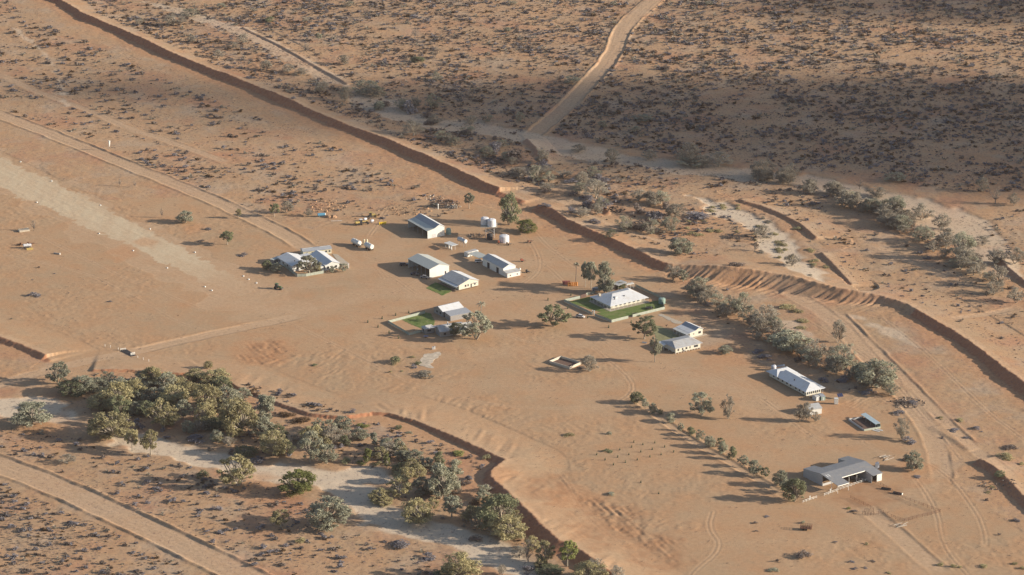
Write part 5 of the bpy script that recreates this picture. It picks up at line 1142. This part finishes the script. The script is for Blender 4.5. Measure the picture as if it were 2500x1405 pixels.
# planted row
row_=[(1554,985,35,34),(1575,997,22,26),(1595,1012,22,30),(1612,1014,16,18),(1638,1032,28,26),(1662,1053,19,22),(1686,1064,24,24),(1708,1074,26,28),(1733,1092,30,32),(1760,1090,26,24),(1763,1107,25,32),(1778,1123,13,18),(1788,1121,22,34),(1814,1141,30,32),(1842,1161,36,42),(1868,1166,26,28),(1905,1187,42,44),(1918,1203,36,36),(1938,1225,60,64)]
for i,(x,y,wp,hp) in enumerate(row_):
    lb='largest tree, at the near end of the planted row beside the rail fence' if i==len(row_)-1 else f'young gum, {ord_(i)} from the far end of the planted row'
    tree(x,y,wp,hp,'d' if i%3==0 else 'g','open' if i%2 else 'round',lb,'tree','planted row of young gums')
# singular trees near the buildings
ONE=[(1145,510,30,42,'g','t','slim pale tree standing behind the tank tower'),(1243,550,54,84,'d','r','tall dense tree beside the levee gap behind the tank tower'),(1285,568,54,38,'y','r','low rounded bright green tree right of the tall tree by the levee gap'),
(1429,701,26,64,'g','t','slender tree right of the palm near the orange drums'),(1443,706,34,74,'g','t','tall thin trunked tree between the slender tree and the leafy tree behind the homestead'),(1476,716,46,80,'g','p','broad leafy tree at the back left corner of the homestead'),(1516,706,30,22,'d','r','dark rounded tree just behind the homestead roof'),
(1351,797,86,66,'d','o','wide tree on bare sand left of the white ute'),(1573,828,64,62,'d','o','dark tree between the homestead fence and the dry lawn'),(1598,885,34,66,'g','t','single upright tree with a pale trunk in front of the stump cottage'),(1772,863,38,24,'g','r','small squat tree right of the stump cottage'),
(1163,829,94,80,'g','o','biggest spreading gum, in front of the grey quarters'),(1112,821,30,38,'d','r','darker tree at the left edge of the biggest spreading gum'),
(755,669,62,52,'g','o','open branched tree in the garden in front of the white house'),(652,658,26,26,'d','r','dark tree left of the white house, the taller one'),(674,664,30,26,'g','r','low tree at the left wall of the white house'),(838,664,26,24,'g','o','small tree at the right corner of the white house garden'),(812,665,24,18,'g','o','little shrubby tree under the right gable of the white house'),(777,664,20,20,'o','o','little tree between the two wings of the white house'),
(453,544,42,34,'g','r','rounded tree on the sand between the two graded strips'),(555,598,38,40,'d','t','dark crowned tree with a white trunk left of the white house'),(582,534,18,26,'o','t','small lone tree beside the graded road'),(670,530,28,38,'d','t','tree beside the graded road where the scrub begins'),(700,520,44,34,'s','s','pale sparse tree behind the tree beside the graded road'),(752,528,26,24,'s','s','pale sparse bush-like tree left of the blue tank'),
(395,532,12,26,'s','b','bare thin dead tree on the sand above the airstrip'),(82,564,18,30,'s','b','bare thin dead tree beside the concrete foundation'),(292,455,12,22,'s','b','bare dead sapling beside the graded road, the left one'),(330,458,12,18,'s','b','bare dead sapling beside the graded road, the right one'),
(1713,1015,66,66,'g','o','pale open gum alone on sand, left of the leafless tree'),(1777,1023,36,66,'s','s','nearly leafless tan tree right of the pale open gum'),(1952,1029,34,46,'s','s','left one of three thin trees in front of the garage'),(1968,1031,34,52,'s','s','middle one of three thin trees in front of the garage'),(1990,1030,26,30,'s','s','right and shortest of three thin trees in front of the garage'),
(2202,1072,42,60,'s','s','tall sparse tree right of the kennel yard'),(2230,1149,50,52,'g','r','rounded pale tree with dead limbs behind the stables'),(2440,1168,28,20,'d','r','low tree over fallen logs below the small dark bank'),(1440,907,52,46,'s','s','dry leaning tree beside the whitewashed enclosure')]
for x,y,wp,hp,lf,st,lb in ONE: tree(x,y,wp,hp,lf,{'r':'round','t':'tall','o':'open','s':'sparse','b':'bare','p':'poplar'}[st],lb,'tree',None,name='gum_tree' if st!='b' else 'dead_tree')
# palms
def palm(x,y,hp,wp,label):
    p,s,ph=place_px(x,y); h=hp/s/math.cos(ph); t=thing('palm_tree',p,label,'palm')
    MB().tube(p,p+Vector((.3,0,h*.6)),.22,.17,n=8).tube(p+Vector((.3,0,h*.6)),p+Vector((.4,.1,h)),.17,.15,n=8).obj('trunk',BARKD,t)
    top=p+Vector((.4,.1,h)); L=wp/s/2*1.1; b=MB()
    for k in range(22):
        an=k*2.4; el=random.uniform(-.2,1.0); d=Vector((math.cos(an)*math.cos(el),math.sin(an)*math.cos(el),math.sin(el))); sd_=Vector((-math.sin(an),math.cos(an),0))*.16
        q=[top,top+d*L*.5+Vector((0,0,.1)),top+d*L*.9+Vector((0,0,-.35*L))]
        i=len(b.v); b.v+=[q[0]-sd_*.3,q[0]+sd_*.3,q[1]+sd_*2,q[1]-sd_*2,q[2]+sd_*.4,q[2]-sd_*.4]; b.f+=[(i,i+1,i+2,i+3),(i+3,i+2,i+4,i+5)]
    b.obj('crown',LEAF['g'],t)
palm(1405,697,50,20,'thin palm rising above the orange drums')
palm(1173,790,46,30,'palm with spiky fronds showing above the biggest spreading gum')
# tree guards: small planted saplings in sleeves
GU=[(998,765),(966,771),(933,779),(898,788),(923,800),(950,814),(973,827)]
GD=[(1394,722),(1338,734),(1386,754),(1435,777),(1486,801),(1541,789)]
sb=make_bush(77,260,.7)
def sleeve(x,y,label,group,h=1.9):
    p=G(x,y); t=thing('tree_guard',p,label,'sapling',group); s2_=h/1.9
    o=bpy.data.objects.new('sapling_foliage',sb); COL.objects.link(o); o.parent=t; set_slot(o,LEAF['d']); o.location=(0,0,.35*s2_); o.scale=(.10*s2_,.10*s2_,.19*s2_)
    q=MB().tube(p,p+Vector((0,0,.55*s2_)),.42*s2_,n=8,cap=False).obj('mesh_sleeve',mat('green_mesh_sleeve',(.05,.075,.05),.8),t)
for i,(x,y) in enumerate(GU): sleeve(x,y,f'clipped dark sapling, {ord_(i)} round the left lawn fence from its far end','saplings round the left lawn')
for i,(x,y) in enumerate(sorted(GD)): sleeve(x,y,f'clipped dark sapling, {ord_(i)} from the left round the main homestead','saplings round the main homestead')
NUR=[(2100,450),(2250,455),(2165,468),(2085,485),(2320,485),(2000,505),(2232,502),(2150,520),(2385,520),(1835,540),(2065,540),(2295,540),(1985,557),(2215,555),(2125,577),(1895,577),(2040,595),(1955,612),(2150,738),(2278,818)]
for i,(x,y) in enumerate(sorted(NUR)): sleeve(830+x/2.927,927+y/2.927,f'tiny staked seedling, {ord_(i)} from the left in the open sand plantation','seedlings planted on the open sand',1.5)
# individual bushes on the open ground
BS=[(966,886,31,30,'d'),(1007,873,15,9,'o'),(1021,889,19,14,'d'),(1010,897,21,13,'w'),(1040,917,46,22,'s'),(954,910,13,9,'o'),(981,907,11,6,'o'),(768,893,15,11,'d'),(82,723,34,16,'w'),(268,737,12,6,'w'),(492,590,16,10,'k'),(508,561,15,12,'w'),(594,624,26,11,'w'),(1390,1064,26,11,'o'),(1487,1061,14,13,'g'),(1482,1103,26,10,'d'),(1493,1208,20,14,'g'),
(2072,1243,11,9,'y'),(2087,1251,23,11,'k'),(2115,1329,15,9,'o'),(2294,1381,17,13,'o'),(2330,1385,17,14,'o'),(2344,1386,11,10,'o'),(2402,1384,21,14,'o'),(2477,1378,15,13,'o'),(2496,1389,15,11,'o'),(2078,1373,17,9,'w'),(2087,1389,17,8,'w'),(2130,1371,15,8,'k'),(2112,1387,13,7,'w'),(2480,1273,20,13,'w'),(1960,1278,11,12,'g'),(1872,1262,14,8,'w'),(1962,1360,40,32,'k'),(1888,1394,26,16,'g'),(1898,1372,12,12,'k'),(1843,1278,14,9,'k'),(1846,1298,12,7,'k'),
(2217,1080,36,24,'w'),(2455,1119,46,14,'o'),(2494,1135,16,12,'o'),(2465,1095,36,12,'k'),(2385,1048,20,15,'w'),(2343,1027,22,12,'o'),(2297,1022,20,10,'o'),(2330,1052,26,10,'w'),(2420,1190,18,8,'o'),(2413,1203,16,8,'o'),(2360,1070,18,8,'w'),(2300,1070,14,8,'w'),(2240,1165,20,9,'w'),(2215,1125,24,16,'k'),(2200,985,34,14,'k'),(2230,985,30,14,'w'),(1870,875,40,12,'w'),(1850,860,30,12,'w'),(1950,880,30,16,'k'),(2195,1010,30,14,'w'),(2040,1325,14,6,'w'),(2170,1400,14,8,'o'),(1420,900,20,14,'k'),(1590,775,16,10,'d'),(1556,771,16,10,'d'),(1555,768,14,9,'d')]
cnt={};BS=sorted(BS)
for x,y,wp,hp,lf in BS:
    side='right of the creek grove' if x>1300 else 'left of the homestead'
    key=(lf,x>1300); i=cnt.get(key,0); cnt[key]=i+1
    bush(x,y,wp,hp,lf,f'{LOOK[lf]} low bush {side}, {ord_(i)} from left among them','bush','low bushes on the open sand')
# trees between levee and houses
grove([(1645,684,52,44,'s','s'),(1668,688,34,34,'g','o'),(1710,730,60,62,'g','s'),(1755,752,48,44,'g','s'),(1780,745,34,28,'s','s'),(1813,772,56,66,'g','s'),(1868,802,72,68,'s','s'),(1888,812,50,44,'g','o'),(1925,854,102,62,'g','r'),(1848,830,30,24,'s','s'),(2045,837,46,62,'s','s'),(2062,903,86,78,'g','s'),(2030,880,44,40,'s','s'),(2145,948,96,84,'g','r'),(2100,930,50,50,'g','r'),(2175,965,50,34,'g','s'),(2060,928,40,22,'w','B'),(1945,762,30,12,'o','B'),(1960,785,30,12,'o','B'),(1955,802,26,12,'o','B'),(1925,752,40,12,'o','B'),(1690,705,30,18,'w','B'),(1730,745,30,16,'w','B'),(2010,930,30,16,'w','B'),(2120,960,40,20,'w','B')]+fill([(1650,690),(1760,745),(1900,830),(2060,900),(2180,960),(2060,935),(1900,850),(1740,770)],36,(30,64),[('s','s'),('s','s'),('g','s')],5),
 'between the curved bank and the houses','trees between the curved bank and the houses')
# far side of the bank
grove([(2425,720,56,40,'s','s'),(2480,740,46,46,'s','s'),(2432,642,56,48,'s','s'),(2478,644,54,50,'s','s'),(2345,634,78,78,'g','s'),(2310,600,60,52,'s','s'),(2298,562,52,50,'s','s'),(2252,538,62,52,'s','s'),(2212,548,52,46,'s','s'),(2178,514,66,42,'g','s'),(2072,497,62,32,'s','s'),(2140,480,52,32,'s','s'),(2430,498,42,46,'s','b'),(2475,502,32,36,'s','s'),(1662,622,60,50,'g','r'),(1650,530,56,40,'s','s'),(1630,560,40,36,'g','s'),(1862,582,54,40,'s','s'),(1843,613,30,25,'s','b'),(1933,650,42,36,'s','s'),(1797,652,38,22,'k','B'),(1755,407,66,46,'s','s'),(1690,404,82,34,'g','s'),(1862,433,72,56,'s','s'),(1935,433,46,42,'s','s'),(1978,457,40,26,'s','s'),(2030,472,50,36,'s','s'),(2098,462,30,30,'s','b'),(2140,484,30,20,'s','s'),(2185,443,60,30,'g','s'),(2228,447,42,32,'s','b'),(2400,468,42,40,'s','s'),(2380,640,50,30,'s','s'),(2400,600,44,30,'s','s'),(2190,525,50,30,'s','s'),(2330,655,50,30,'g','s'),(1950,560,24,14,'o','B'),(1910,600,26,14,'o','B'),(2050,480,50,30,'s','s')]+fill([(1660,400),(1800,420),(2000,460),(2200,530),(2330,620),(2480,730),(2360,670),(2180,560),(1960,470)],50,(34,66),[('s','s'),('g','s'),('s','s')],6),
 'on the creek beyond the curved bank','creek trees beyond the curved bank')
grove([(1495,398,46,42,'s','s'),(1583,388,42,32,'s','s'),(1412,372,40,26,'s','s'),(1322,398,46,46,'s','s'),(1270,299,26,30,'g','s'),(1192,297,30,22,'g','s'),(1150,307,36,30,'s','s'),(1143,327,40,26,'g','s'),(1062,302,42,30,'s','s'),(1010,332,66,46,'s','s'),(1057,268,46,46,'g','s'),(980,267,42,32,'g','s'),(893,228,76,42,'g','s'),(926,238,42,32,'g','s'),(925,267,30,24,'g','r'),(842,248,42,42,'s','s'),(1143,244,36,28,'k','b'),(1395,203,50,24,'g','s'),(1445,258,36,26,'k','b'),(1250,403,40,24,'s','s'),(1163,366,36,22,'k','b'),(1187,374,30,20,'w','B'),(1100,352,36,28,'s','s'),(1570,292,60,22,'g','s'),(1472,312,30,22,'g','s'),(1550,324,36,20,'g','s'),(1325,422,60,26,'s','s'),(1377,433,50,24,'s','s'),(1455,484,76,56,'s','s'),(1667,388,46,24,'s','s'),(1507,447,36,26,'s','b'),(1580,452,32,26,'s','b'),(1400,445,40,20,'w','B'),(1300,440,40,18,'w','B'),(1335,465,40,26,'s','s'),(1420,530,44,30,'s','s'),(1395,520,30,24,'w','B'),(1450,545,30,20,'w','B'),(1525,565,46,46,'g','s'),(1590,572,46,46,'g','s'),(1640,565,50,44,'g','s'),(1560,490,46,36,'s','s'),(1330,510,30,16,'w','B'),(1700,530,60,30,'w','B'),(1490,580,46,24,'d','s'),(1262,430,30,18,'w','B')]+fill([(860,210),(1050,260),(1300,380),(1640,500),(1620,590),(1450,540),(1300,450),(1060,350)],46,(24,54),[('s','s'),('g','s'),('w','B'),('k','B')],8),
 'in the scrub behind the middle bank','scrub trees beyond the bank in the middle')
grove([(424,62,62,36,'s','s'),(468,40,50,26,'g','s'),(594,105,38,28,'s','s'),(468,105,26,22,'s','s'),(571,118,36,20,'s','s'),(533,143,36,26,'s','s'),(648,172,42,30,'s','s'),(704,177,36,26,'s','s'),(735,184,36,22,'s','s'),(782,228,50,40,'s','s'),(748,127,30,26,'s','b'),(778,100,22,22,'g','t'),(659,54,28,16,'d','r'),(338,62,26,18,'s','s'),(557,167,22,12,'w','B'),(610,192,20,12,'w','B'),(717,242,14,12,'w','B'),(1062,143,36,36,'s','b'),(1014,97,26,36,'s','b'),(1020,152,36,18,'d','r'),(1065,197,30,24,'g','s'),(840,158,42,30,'s','s'),(893,43,36,26,'s','b'),(853,17,36,18,'g','s'),(1238,77,24,13,'g','r'),(810,60,22,14,'w','B'),(1250,12,30,14,'g','s'),(1010,42,24,14,'w','B'),(540,20,30,16,'g','s'),(620,30,24,14,'s','s'),(745,55,28,18,'s','s'),(1730,12,34,14,'g','s'),(1500,12,28,12,'g','s')],
 'beyond the bank at upper left','scrub trees beyond the bank at the upper left')

fp=[(1640,500),(1760,480),(1870,520),(1950,570),(2010,640),(2040,690),(1960,680),(1880,640),(1760,600),(1660,560)]
n=0
while n<46:
    x,y=random.uniform(1640,2050),random.uniform(480,695)
    if not inpoly(np.array([x]),np.array([y]),fp)[0]: continue
    n+=1; bush(x,y,random.uniform(12,24),random.uniform(7,13),random.choice('ooos'),'small round olive bush on the pale clay flat beyond the curved bank','bush','olive bushes on the clay flat')
# ------------------------------------------------------------------ saltbush: the nearest as single shrubs, the rest as one cover
POLY=[ # (outline px, density per m2, size m, name)
 (P([(-120,-40),(60,20),(300,110),(620,250),(900,385),(1080,440),(1130,500),(980,520),(760,490),(640,520),(500,470),(300,375),(120,305),(-120,225)]),.036,(1.3,3.0),0),
 (P([(150,-60),(1400,-60),(1480,120),(1290,330),(1235,440),(1100,396),(930,326),(720,242),(515,160),(345,84),(240,40)]),.085,(1.1,2.6),1),
 (P([(1400,-60),(2700,-60),(2700,470),(2350,470),(2080,430),(1800,400),(1560,370),(1350,330),(1480,160)]),.085,(1.2,2.9),1),
 (P([(850,280),(1300,360),(1650,410),(1950,450),(2050,500),(1850,600),(1700,640),(1480,560),(1290,470),(1050,370)]),.05,(1.1,2.6),1),
 (P([(2080,500),(2400,520),(2700,500),(2700,1050),(2500,900),(2280,760),(2060,690),(1980,600),(1900,500)]),.028,(1.0,2.3),2),
 (P([(-120,1180),(0,1180),(200,1260),(420,1370),(560,1480),(-120,1480)]),.095,(1.0,2.3),3),
 (P([(-120,1040),(100,1050),(250,1090),(480,1140),(700,1200),(820,1300),(1000,1320),(1150,1370),(1250,1430),(900,1480),(700,1420),(420,1290),(150,1160),(-120,1080)]),.045,(1.0,2.6),4),
 (P([(600,470),(850,430),(1100,490),(1150,530),(960,540),(750,540)]),.014,(1.2,2.4),0),
 (P([(2240,1010),(2600,1100),(2600,1400),(2440,1350),(2380,1200)]),.006,(.9,1.7),5),
 (P([(-120,640),(400,640),(560,760),(260,820),(-120,810)]),.0012,(.7,1.3),5),
 (P([(1650,660),(1880,740),(2100,920),(2250,990),(2200,1000),(1980,930),(1820,850),(1700,760)]),.010,(.8,1.8),5),
 (P([(150,900),(560,925),(900,1020),(1190,1110),(1180,1180),(1000,1160),(800,1120),(560,1110),(300,1060),(150,980)]),.055,(1.0,2.8),4),
 (P([(900,1200),(1200,1230),(1350,1400),(1150,1300)]),.02,(.9,1.8),4),
]
allp=[]
for pts,den,(s0,s1),gi in POLY:
    x0=min(p[0] for p in pts); x1=max(p[0] for p in pts); y0=min(p[1] for p in pts); y1=max(p[1] for p in pts)
    n=int((x1-x0)*(y1-y0)*den*2.2); x=RNG.uniform(x0,x1,n); y=RNG.uniform(y0,y1,n)
    ok=inpoly(x,y,pts); x,y=x[ok],y[ok]
    cl=vn(x,y,26,2)*.6+vn(x,y,9,5)*.4; pr=np.clip((cl-.30)*2.4,0,1) if den<.08 else np.clip((cl-.18)*2.0,0,1)
    ok=RNG.random(len(x))<pr*.75; x,y=x[ok],y[ok]
    for rp,hw,_ in ROADS:
        d,_s,_l=pdist(x,y,rp); k=np.abs(d)>hw+1.6; x,y=x[k],y[k]
    for sp,hw,_w in SAND:
        if hw<5: continue
        d,_s,_l=pdist(x,y,sp); k=(np.abs(d)>hw*.75)|(RNG.random(len(x))<.08); x,y=x[k],y[k]
    for lp_,h_,run,cr,bk_,_g in LEV:
        d,_s,_l=pdist(x,y,lp_); k=(d<-2.5)|(d>run+((27 if h_==3.1 else 14) if h_>2.9 else 2)); x,y=x[k],y[k]
    k=~inpoly(x,y,GRADED); x,y=x[k],y[k]
    s=.7*s0+(1.35*s1-.7*s0)*RNG.random(len(x))**3.0
    allp.append(np.stack([x,y,s,np.full(len(x),gi)],1))
A=np.concatenate(allp); zz=height(A[:,0],A[:,1])
# projected size and frame test
dx=A[:,0];dy=A[:,1];dz=zz-CAMH; depth=dy*c-dz*s_; u_=PW/2+FPX*dx/depth; v_=PH/2-FPX*(dy*s_+dz*c)/depth
inside=(u_>5)&(u_<PW-5)&(v_>5)&(v_<PH-5); sz=A[:,2]*FPX/depth*inside
idx=np.argsort(-sz); ind=idx[:290]; rest=idx[290:]
GL={0:('low dark saltbush on the sandy strip between the tall bank and the graded road','saltbushes between the bank and the road'),1:('low dark saltbush on the wide plain beyond the tall bank','saltbushes beyond the tall bank'),2:('low dark saltbush on red sand outside the curved bank at the right','saltbushes outside the curved bank'),3:('low grey saltbush on the plain below the lower left road','saltbushes below the lower left road'),4:('low grey saltbush between the lower left road and the creek trees','saltbushes beside the lower creek'),5:('low grey shrub scattered on the bare yard sand','shrubs scattered on the yard sand')}
for i in ind:
    x,y,s,g=A[i]; o=bpy.data.objects.new('saltbush',SALT[i%6]); COL.objects.link(o); set_slot(o,LEAF['w'] if i%4 else LEAF['k'])
    o.location=(x,y,zz[i]-.08); o.rotation_euler=(0,0,random.uniform(0,6.28)); k=s/8.0; o.scale=(k*1.25,k*1.1,k*.62); tag(o,GL[int(g)][0],'shrub',GL[int(g)][1])
# cover mesh
base=[]
for i in range(6):
    rng=np.random.default_rng(600+i); cen=[(rng.uniform(-2.4,2.4),rng.uniform(-2.4,2.4),rng.uniform(1,4)) for _ in range(5)]
    Vb,Qb=leaves(cen,[2.3]*5,30,1.75,rng,.3); Vb[:,2]=np.clip(Vb[:,2],0,None); base.append(Vb)
VV=[]
for j in range(6):
    r=rest[j::6]; n=len(r); th=RNG.random(n)*6.28; k=(A[r,2]/8.0); Vb=base[j]
    cx,sx=np.cos(th)[:,None],np.sin(th)[:,None]
    xx=(Vb[None,:,0]*cx-Vb[None,:,1]*sx)*k[:,None]*1.25+A[r,0][:,None]; yy=(Vb[None,:,0]*sx+Vb[None,:,1]*cx)*k[:,None]*1.1+A[r,1][:,None]; z3=Vb[None,:,2]*(k*.75*(.7+.6*RNG.random(n)))[:,None]+zz[r][:,None]-.05
    VV.append(np.stack([xx,yy,z3],2).reshape(-1,3))
nf=[len(v)//4 for v in VV]; VV=np.concatenate(VV); cmsh=np_mesh('saltbush_cover',VV,np.arange(len(VV)).reshape(-1,4),LEAF['w']); cmsh.materials.append(LEAF['k']); cmsh.materials.append(LEAF['s']); cmsh.materials.append(LEAF['r'])
cmsh.polygons.foreach_set('material_index',np.repeat(np.array([0,0,1,3,2,1],np.int32),nf)); o=bpy.data.objects.new('saltbush_cover',cmsh); COL.objects.link(o); tag(o,'scattered low saltbush covering the plains too numerous to count','shrubs',kind='stuff')
print('shrubs',len(A),'stuff faces',len(VV)//4)
# small dry tufts and clods on the yard
n=26000; x=RNG.uniform(-260,300,n); y=RNG.uniform(1300,1900,n); k=inpoly(x,y,PADP)&~inpoly(x,y,GRADED)&(vn(x,y,16,4)*.6+vn(x,y,6,2)*.4>.56); x,y=x[k],y[k]
for (q,r) in FLAT: k=np.hypot(x-q[0],y-q[1])>r*1.05; x,y=x[k],y[k]
z=height(x,y); Vb=base[0][:32]; n=len(x); k=(.03+.085*RNG.random(n)**3)[:,None]
V=np.stack([Vb[None,:,0]*k+x[:,None],Vb[None,:,1]*k+y[:,None],Vb[None,:,2]*k*.7+z[:,None]-.02],2).reshape(-1,3)
o=bpy.data.objects.new('dry_tufts',np_mesh('dry_tufts',V,np.arange(len(V)).reshape(-1,4),LEAF['k'])); COL.objects.link(o); tag(o,'tiny dry grass tufts sprinkled over the bare yard sand','grass',kind='stuff')
HP=[(POLY[0][0],.14),(POLY[1][0],.30),(POLY[2][0],.34),(POLY[3][0],.22),(POLY[4][0],.10),(POLY[5][0],.40),(POLY[6][0],.22)]
hx=[];hy=[]
for pts,den in HP:
    x0=min(p[0] for p in pts); x1=max(p[0] for p in pts); y0=min(p[1] for p in pts); y1=max(p[1] for p in pts)
    n=int((x1-x0)*(y1-y0)*den); x=RNG.uniform(x0,x1,n); y=RNG.uniform(y0,y1,n); k=inpoly(x,y,pts)&(RNG.random(n)<np.clip((vn(x,y,18,6)*.55+vn(x,y,5,1)*.45-.3)*2.4,0,1)); x,y=x[k],y[k]
    for rp,hw,_ in ROADS: d,_s,_l=pdist(x,y,rp); k=np.abs(d)>hw+1; x,y=x[k],y[k]
    for lp_,h_,run,cr,bk_,_g in LEV: d,_s,_l=pdist(x,y,lp_); k=(d<-1.5)|(d>run+(12 if h_>2.9 else 1)); x,y=x[k],y[k]
    k=~inpoly(x,y,GRADED); hx.append(x[k]); hy.append(y[k])
x=np.concatenate(hx); y=np.concatenate(hy); z=height(x,y); n=len(x); Vb=base[2][:36]; k=(.045+.085*RNG.random(n)**2)[:,None]; th=RNG.random(n)*6.28; cx,sx=np.cos(th)[:,None],np.sin(th)[:,None]
V=np.stack([(Vb[None,:,0]*cx-Vb[None,:,1]*sx)*k*1.5+x[:,None],(Vb[None,:,0]*sx+Vb[None,:,1]*cx)*k+y[:,None],Vb[None,:,2]*k*.6+z[:,None]-.02],2).reshape(-1,3)
o=bpy.data.objects.new('ground_cover',np_mesh('ground_cover',V,np.arange(len(V)).reshape(-1,4),LEAF['k'])); COL.objects.link(o); tag(o,'fine low dry herbs and twigs between the larger saltbushes on the plains','ground cover',kind='stuff'); print('herbs',n)
# rubble heap behind the sheds
def rubble(px,py,rx,ry,n,m,label,name,cat,smin=.2,smax=.7):
    p=G(px,py); b=MB()
    for k in range(n):
        a=random.uniform(0,6.28); r=math.sqrt(random.random()); q=p+Vector((math.cos(a)*r*rx,math.sin(a)*r*ry,0)); q.z=hz(q.x,q.y)+random.uniform(0,.5)*(1-r); s=random.uniform(smin,smax)
        e=[q+Vector((random.uniform(-s,s),random.uniform(-s,s),random.uniform(-.1,.1)*s)) for _ in range(4)]
        c0=sum(e,Vector())/4; e.sort(key=lambda v:math.atan2((v-c0).y,(v-c0).x)); b.prism(e,(random.uniform(-.2,.2),random.uniform(-.2,.2),s*random.uniform(.5,1.3)))
    return tag(b.obj(name,m),label,cat,kind='stuff')
rubble(1085,497,9,8,160,mat('dark_scrap',(.13,.10,.09),.9,0,.4,1),'dark scrap and rubble heap behind the machinery shed','scrap_heap','rubble')
rubble(1105,506,5,4,90,mat('pale_rubble',(.46,.40,.33),.9,0,.2,1),'pale broken rubble at the near edge of the scrap heap','rubble_heap','rubble')
rubble(1060,485,6,6,40,mat('pale_rubble',(.46,.40,.33)),'pale rubble blocks at the back of the scrap heap','rubble_heap','rubble',.2,.6)
rubble(2215,985,9,8,120,mat('fallen_timber',(.20,.16,.13),.9,0,.3,1),'fallen timber litter under the big levee tree','timber_litter','debris')
rubble(2435,1187,9,6,70,mat('fallen_timber',(.20,.16,.13)),'fallen black branches below the small dark bank','timber_litter','debris')
rubble(1490,512,9,7,120,mat('burnt_wood',(.04,.035,.035),.95,0,.3,1),'burnt black timber in a hollow beyond the bank','burnt_timber','debris')
rubble(1163,577,5,5,60,mat('fallen_timber',(.20,.16,.13)),'dead brush heap at the foot of the tank tower','brush_heap','debris')
rubble(800,505,12,12,90,mat('heaped_earth',(.36,.22,.13)),'lumpy clods of pushed earth left of the machines','earth_clods','clods',.2,.8)
rubble(990,515,16,10,90,mat('heaped_earth',(.36,.22,.13)),'lumpy clods of pushed earth behind the machinery shed','earth_clods','clods',.2,.7)

# ------------------------------------------------------------------ clouds high to the right that shade the far plain
def cloudmat():
    m=bpy.data.materials.new('thin_cloud'); m.use_nodes=True; t=m.node_tree; t.nodes.clear(); N=t.nodes.new
    o=N('ShaderNodeOutputMaterial'); tr=N('ShaderNodeBsdfTransparent'); df=N('ShaderNodeBsdfDiffuse'); df.inputs[0].default_value=(.85,.85,.88,1)
    mx=N('ShaderNodeMixShader'); no=N('ShaderNodeTexNoise'); no.inputs['Scale'].default_value=.02; no.inputs['Detail'].default_value=4; tc=N('ShaderNodeNewGeometry'); t.links.new(tc.outputs['Position'],no.inputs['Vector'])
    r=N('ShaderNodeMapRange'); r.inputs[1].default_value=.3; r.inputs[2].default_value=.7; r.inputs[3].default_value=.05; r.inputs[4].default_value=.20; t.links.new(no.outputs[0],r.inputs[0])
    t.links.new(r.outputs[0],mx.inputs[0]); t.links.new(tr.outputs[0],mx.inputs[1]); t.links.new(df.outputs[0],mx.inputs[2]); t.links.new(mx.outputs[0],o.inputs[0]); return m
CM=cloudmat()
def cloud(tx,ty,ax,ay,n,seed):
    import bmesh
    x,y=unp(tx,ty); zc=950.0; k=zc/sd.z; rs=random.Random(seed)
    b=bmesh.new()
    for i in range(n):
        f=rs.uniform(.3,1.15); q=bmesh.ops.create_icosphere(b,subdivisions=3,radius=1)['verts']
        ox,oy=rs.uniform(-1,1)*ax*(1-f),rs.uniform(-1,1)*ay*(1-f)
        for v in q:
            g=1+.18*math.sin(v.co.x*5+i)+.15*math.cos(v.co.y*6+i*2); v.co=Vector((v.co.x*ax*f*g+ox,v.co.y*ay*f*g+oy,v.co.z*16*f))
    me=bpy.data.meshes.new('cloud'); b.to_mesh(me); b.free(); me.materials.append(CM)
    o=bpy.data.objects.new('cloud',me); COL.objects.link(o); o.location=(x+sd.x*k,y+sd.y*k,zc); tag(o,kind='structure')
cloud(2000,305,250,115,17,1)
cloud(2350,320,170,110,8,6)
cloud(1560,290,130,80,8,7)
cloud(1150,265,130,70,9,2)
cloud(2480,0,190,75,14,3)
cloud(420,215,95,60,5,4)
cloud(2380,420,110,60,6,5)


# thin air between the camera and the far plain
hm=bpy.data.materials.new('pale_air'); hm.use_nodes=True; t=hm.node_tree; t.nodes.clear(); ou=t.nodes.new('ShaderNodeOutputMaterial'); pv=t.nodes.new('ShaderNodeVolumePrincipled')
pv.inputs['Color'].default_value=(.97,.82,.84,1); pv.inputs['Density'].default_value=HAZE; pv.inputs['Anisotropy'].default_value=.1; t.links.new(pv.outputs[0],ou.inputs['Volume'])
hv=[(x,y,z) for z in (-8,645) for x,y in ((-3400,-500),(3400,-500),(3400,5600),(-3400,5600))]
ho=bpy.data.objects.new('haze',mesh_from('haze',hv,[(3,2,1,0),(4,5,6,7),(0,1,5,4),(1,2,6,5),(2,3,7,6),(3,0,4,7)],hm)); COL.objects.link(ho); tag(ho,kind='stuff')
